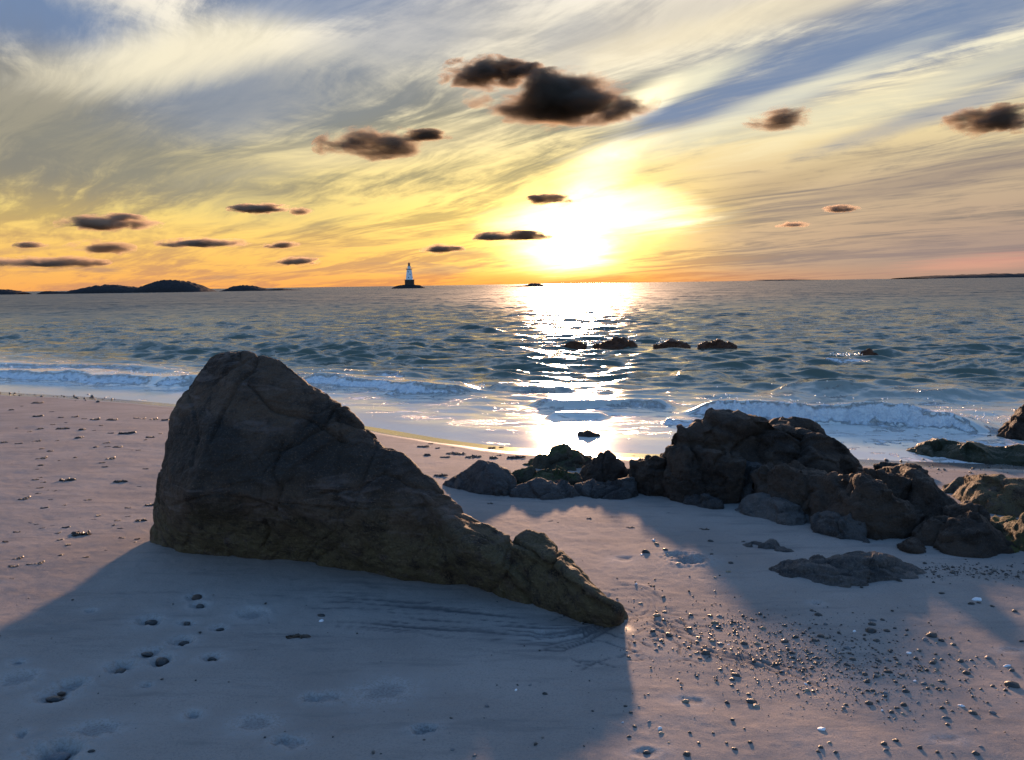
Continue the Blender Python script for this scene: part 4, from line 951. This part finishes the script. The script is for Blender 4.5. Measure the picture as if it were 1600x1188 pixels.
for x, y, w in [(215, 112, 55), (130, 130, 25), (70, 152, 50), (215, 190, 50), (300, 163, 25), (352, 196, 30), (440, 192, 38), (488, 203, 28), (560, 208, 58), (385, 225, 26), (305, 236, 24), (100, 258, 24), (240, 260, 60), (365, 262, 64), (480, 267, 60), (545, 270, 20), (585, 244, 22), (648, 210, 60), (790, 200, 30), (835, 203, 34), (900, 206, 52), (955, 212, 40), (640, 287, 36), (730, 289, 90), (693, 278, 24), (465, 314, 66), (175, 278, 26),
                (220, 333, 52), (30, 340, 70), (105, 348, 40), (335, 330, 22), (560, 367, 44), (625, 343, 42), (680, 367, 48), (625, 366, 30), (800, 387, 24), (765, 385, 14), (870, 310, 44), (848, 325, 30), (930, 290, 18), (245, 378, 40), (290, 390, 30), (250, 432, 60), (440, 428, 34), (345, 445, 28), (650, 435, 56), (592, 460, 32), (608, 482, 34), (845, 493, 34), (68, 465, 18), (240, 473, 50), (215, 497, 20),
                (235, 543, 34), (205, 558, 34), (255, 570, 36), (380, 561, 80), (168, 594, 16), (228, 604, 34), (275, 617, 28), (320, 620, 30), (220, 636, 34), (150, 663, 58), (293, 673, 26), (508, 674, 40), (375, 705, 26), (254, 720, 40), (700, 570, 70), (680, 575, 20), (805, 594, 26), (740, 722, 36), (865, 709, 54), (338, 755, 16), (575, 763, 52), (545, 787, 26), (457, 776, 22), (680, 793, 34), (740, 768, 28), (820, 797, 58),
                (175, 805, 30), (160, 833, 14), (212, 814, 26), (303, 823, 24), (378, 836, 42), (340, 866, 30), (243, 838, 26), (665, 819, 34), (698, 841, 30), (468, 874, 96), (95, 860, 40), (345, 910, 32), (398, 940, 56), (32, 919, 36), (655, 893, 20), (705, 904, 36), (796, 918, 34), (788, 936, 30), (112, 1013, 56), (358, 999, 46), (75, 1060, 56), (235, 1043, 52), (170, 1050, 34), (495, 1015, 34), (615, 978, 16), (65, 1130, 26)]:
    SW.append((x / 3.713, 600 + y / 3.713, w / 3.713, 'on the pinkish sand left of the boulder'))
for x, y, w in [(0, 316, 60), (75, 323, 26), (40, 300, 26), (110, 368, 50), (150, 350, 60), (180, 352, 60), (255, 368, 80), (360, 372, 70), (385, 358, 30), (470, 372, 90), (562, 327, 30), (498, 277, 16), (325, 257, 12), (415, 288, 14), (150, 320, 20), (345, 322, 40), (395, 318, 24), (440, 313, 20), (48, 414, 18), (92, 462, 64), (28, 358, 60), (1020, 330, 30), (1045, 335, 34), (1075, 297, 16), (985, 312, 16), (1168, 307, 20), (1140, 315, 16), (1055, 360, 20), (835, 676, 30), (640, 686, 24), (680, 695, 18), (340, 600, 36), (950, 665, 20), (1040, 718, 34), (1230, 645, 18), (1410, 728, 40)]:
    SW.append((660 + x / 3.2, 600 + y / 3.2, w / 3.2, 'on the strip of sand behind the boulder' if y < 480 else 'on the sand before the rock row'))
for (u, v, w, z) in SW:
    g = ground(u, v); o = bpy.data.objects.new('seaweed_scrap', rnd.choice(WEED)); COL.objects.link(o)
    sz = w / F * g.y * 1.25; o.scale = (sz, sz * rnd.uniform(1.2, 2.2), sz * rnd.uniform(.7, 1.3)); o.rotation_euler.z = rnd.uniform(-.3, .3); o.location = (g.x, g.y, SANDZ(g.x, g.y) - .002)
    size = 'tiny' if w < 8 else 'small' if w < 13 else 'long'
    lab = f'{size} dark scrap of seaweed lying {z}'
    tag(o, lab, 'seaweed', lab)
me = weed_mesh(77); me.materials.append(wm)
o = link('seaweed_clump', me); g = ground(464, 996); o.location = (g.x, g.y, SANDZ(g.x, g.y)); o.scale = (.15, .09, .12)
tag(o, 'black elongated clump of seaweed in the shade of the boulder', 'seaweed')

# ------------------------------------------------------------------ low dark clouds, each its own body of mist
def cloud(label, u, v, hw, hh, dens, seed, alb=(.17, .135, .13), D=3000.0, lumps=1.0, stretch=1.0):
    c = at(u, v, D); rx, rz = hw / F * D * 1.25, hh / F * D * 1.35; ry = rx * .7
    bm = bmesh.new(); bmesh.ops.create_icosphere(bm, subdivisions=3, radius=1)
    for w in bm.verts: w.co = Vector((w.co.x * rx, w.co.y * ry, w.co.z * rz))
    me = bpy.data.meshes.new('dark_cloud'); bm.to_mesh(me); bm.free()
    m = bpy.data.materials.new('cloud_mist'); m.use_nodes = True; t = NT(m.node_tree)
    for n in list(t.n): t.n.remove(n)
    out = t.n.new('ShaderNodeOutputMaterial'); pv = t.n.new('ShaderNodeVolumePrincipled')
    P = E(t, t.n.new('ShaderNodeTexCoord').outputs['Object'])
    U = t.vmul(P, (1 / rx, 1 / ry, 1 / rz)); ux, uy, uz = t.xyz(U)
    r2 = t.math('SQRT', ux * ux + uy * uy + uz * uz)
    N = t.noise(t.vadd(t.vmul(P, (1 / (rz * 1.5 * stretch), 1 / (rz * 1.5), 1 / (rz * .9))), (seed * 3.7, seed * 1.9, 0)), 1.0, 7, .66, .35)
    N2 = t.noise(t.vadd(t.vmul(P, (1 / (rz * 5 * stretch), 1 / (rz * 5), 1 / (rz * 4))), (seed * 2.1, 0, 5)), 1.0, 2, .5)
    d = .80 - r2 * 1.0 + (N - .5) * 3.4 * lumps + (N2 - .5) * 1.6 - t.ss(uz, -.2, -.6) * .35
    t.put(pv.inputs['Density'], t.ss(d, 0.0, .5) * (dens / (rz * 1.0)))
    pv.inputs['Color'].default_value = (*alb, 1); pv.inputs['Anisotropy'].default_value = .5
    t.l.new(pv.outputs[0], out.inputs['Volume'])
    m.cycles.volume_step_rate = .45 if hh > 14 else 1.2
    o = link('dark_cloud', me, m); o.location = c
    return tag(o, label, 'cloud', 'low dark clouds over the sea')
for i, a in enumerate([('largest charcoal cloud with orange underside, high above the sun', 876, 160, 124, 35, 4.4), ('long ragged dark cloud just above the largest one', 766, 116, 74, 19, 3.4), ('ragged brown cloud over the lighthouse with an orange skirt', 588, 229, 80, 23, 3.0),
        ('small dark puff right of the ragged cloud over the lighthouse', 668, 214, 32, 9, 2.6), ('round brown cloud alone in the right part of the sky', 1222, 187, 50, 25, 3.0), ('dark wisp of cloud at the right edge of the sky', 1556, 190, 70, 19, 2.4), ('smooth lens shaped grey cloud, leftmost of the big low ones', 172, 351, 68, 13, 3.2),
        ('thin grey bar of cloud with a paler right end', 408, 327, 44, 7, 2.4), ('tiny cloud puff right of the thin grey bar', 470, 331, 16, 6, 1.8), ('broken grey cloud under the lens shaped cloud', 156, 388, 46, 11, 2.0), ('flat grey cloud above the humped island', 318, 381, 62, 8, 2.4), ('small flat cloud between the islands and the lighthouse', 440, 384, 27, 6, 2.2),
        ('small dark cloud just right above the lighthouse', 690, 390, 31, 7, 2.4), ('ragged dark cloud across the lower left of the sun glow', 800, 371, 54, 8, 2.8), ('little brown cloud in the top of the sun glow', 858, 313, 34, 8, 2.6), ('tiny grey cloud alone low in the right sky', 1313, 328, 26, 6, 1.8), ('faint tiny cloud left of the tiny grey one', 1236, 352, 26, 5, 1.0),
        ('pale grey bar of cloud low at the left edge', 65, 411, 85, 9, 1.8), ('grey bar of cloud low above the stepped island', 466, 409, 34, 6, 1.8), ('small grey cloud puff at the far left, over the pale bar', 50, 384, 26, 6, 1.5)]):
    cloud(*a, seed=i + 1, alb=(.25, .205, .165) if a[2] < 300 else (.46, .37, .29), stretch=1.8 if a[4] < 14 else 1.35)
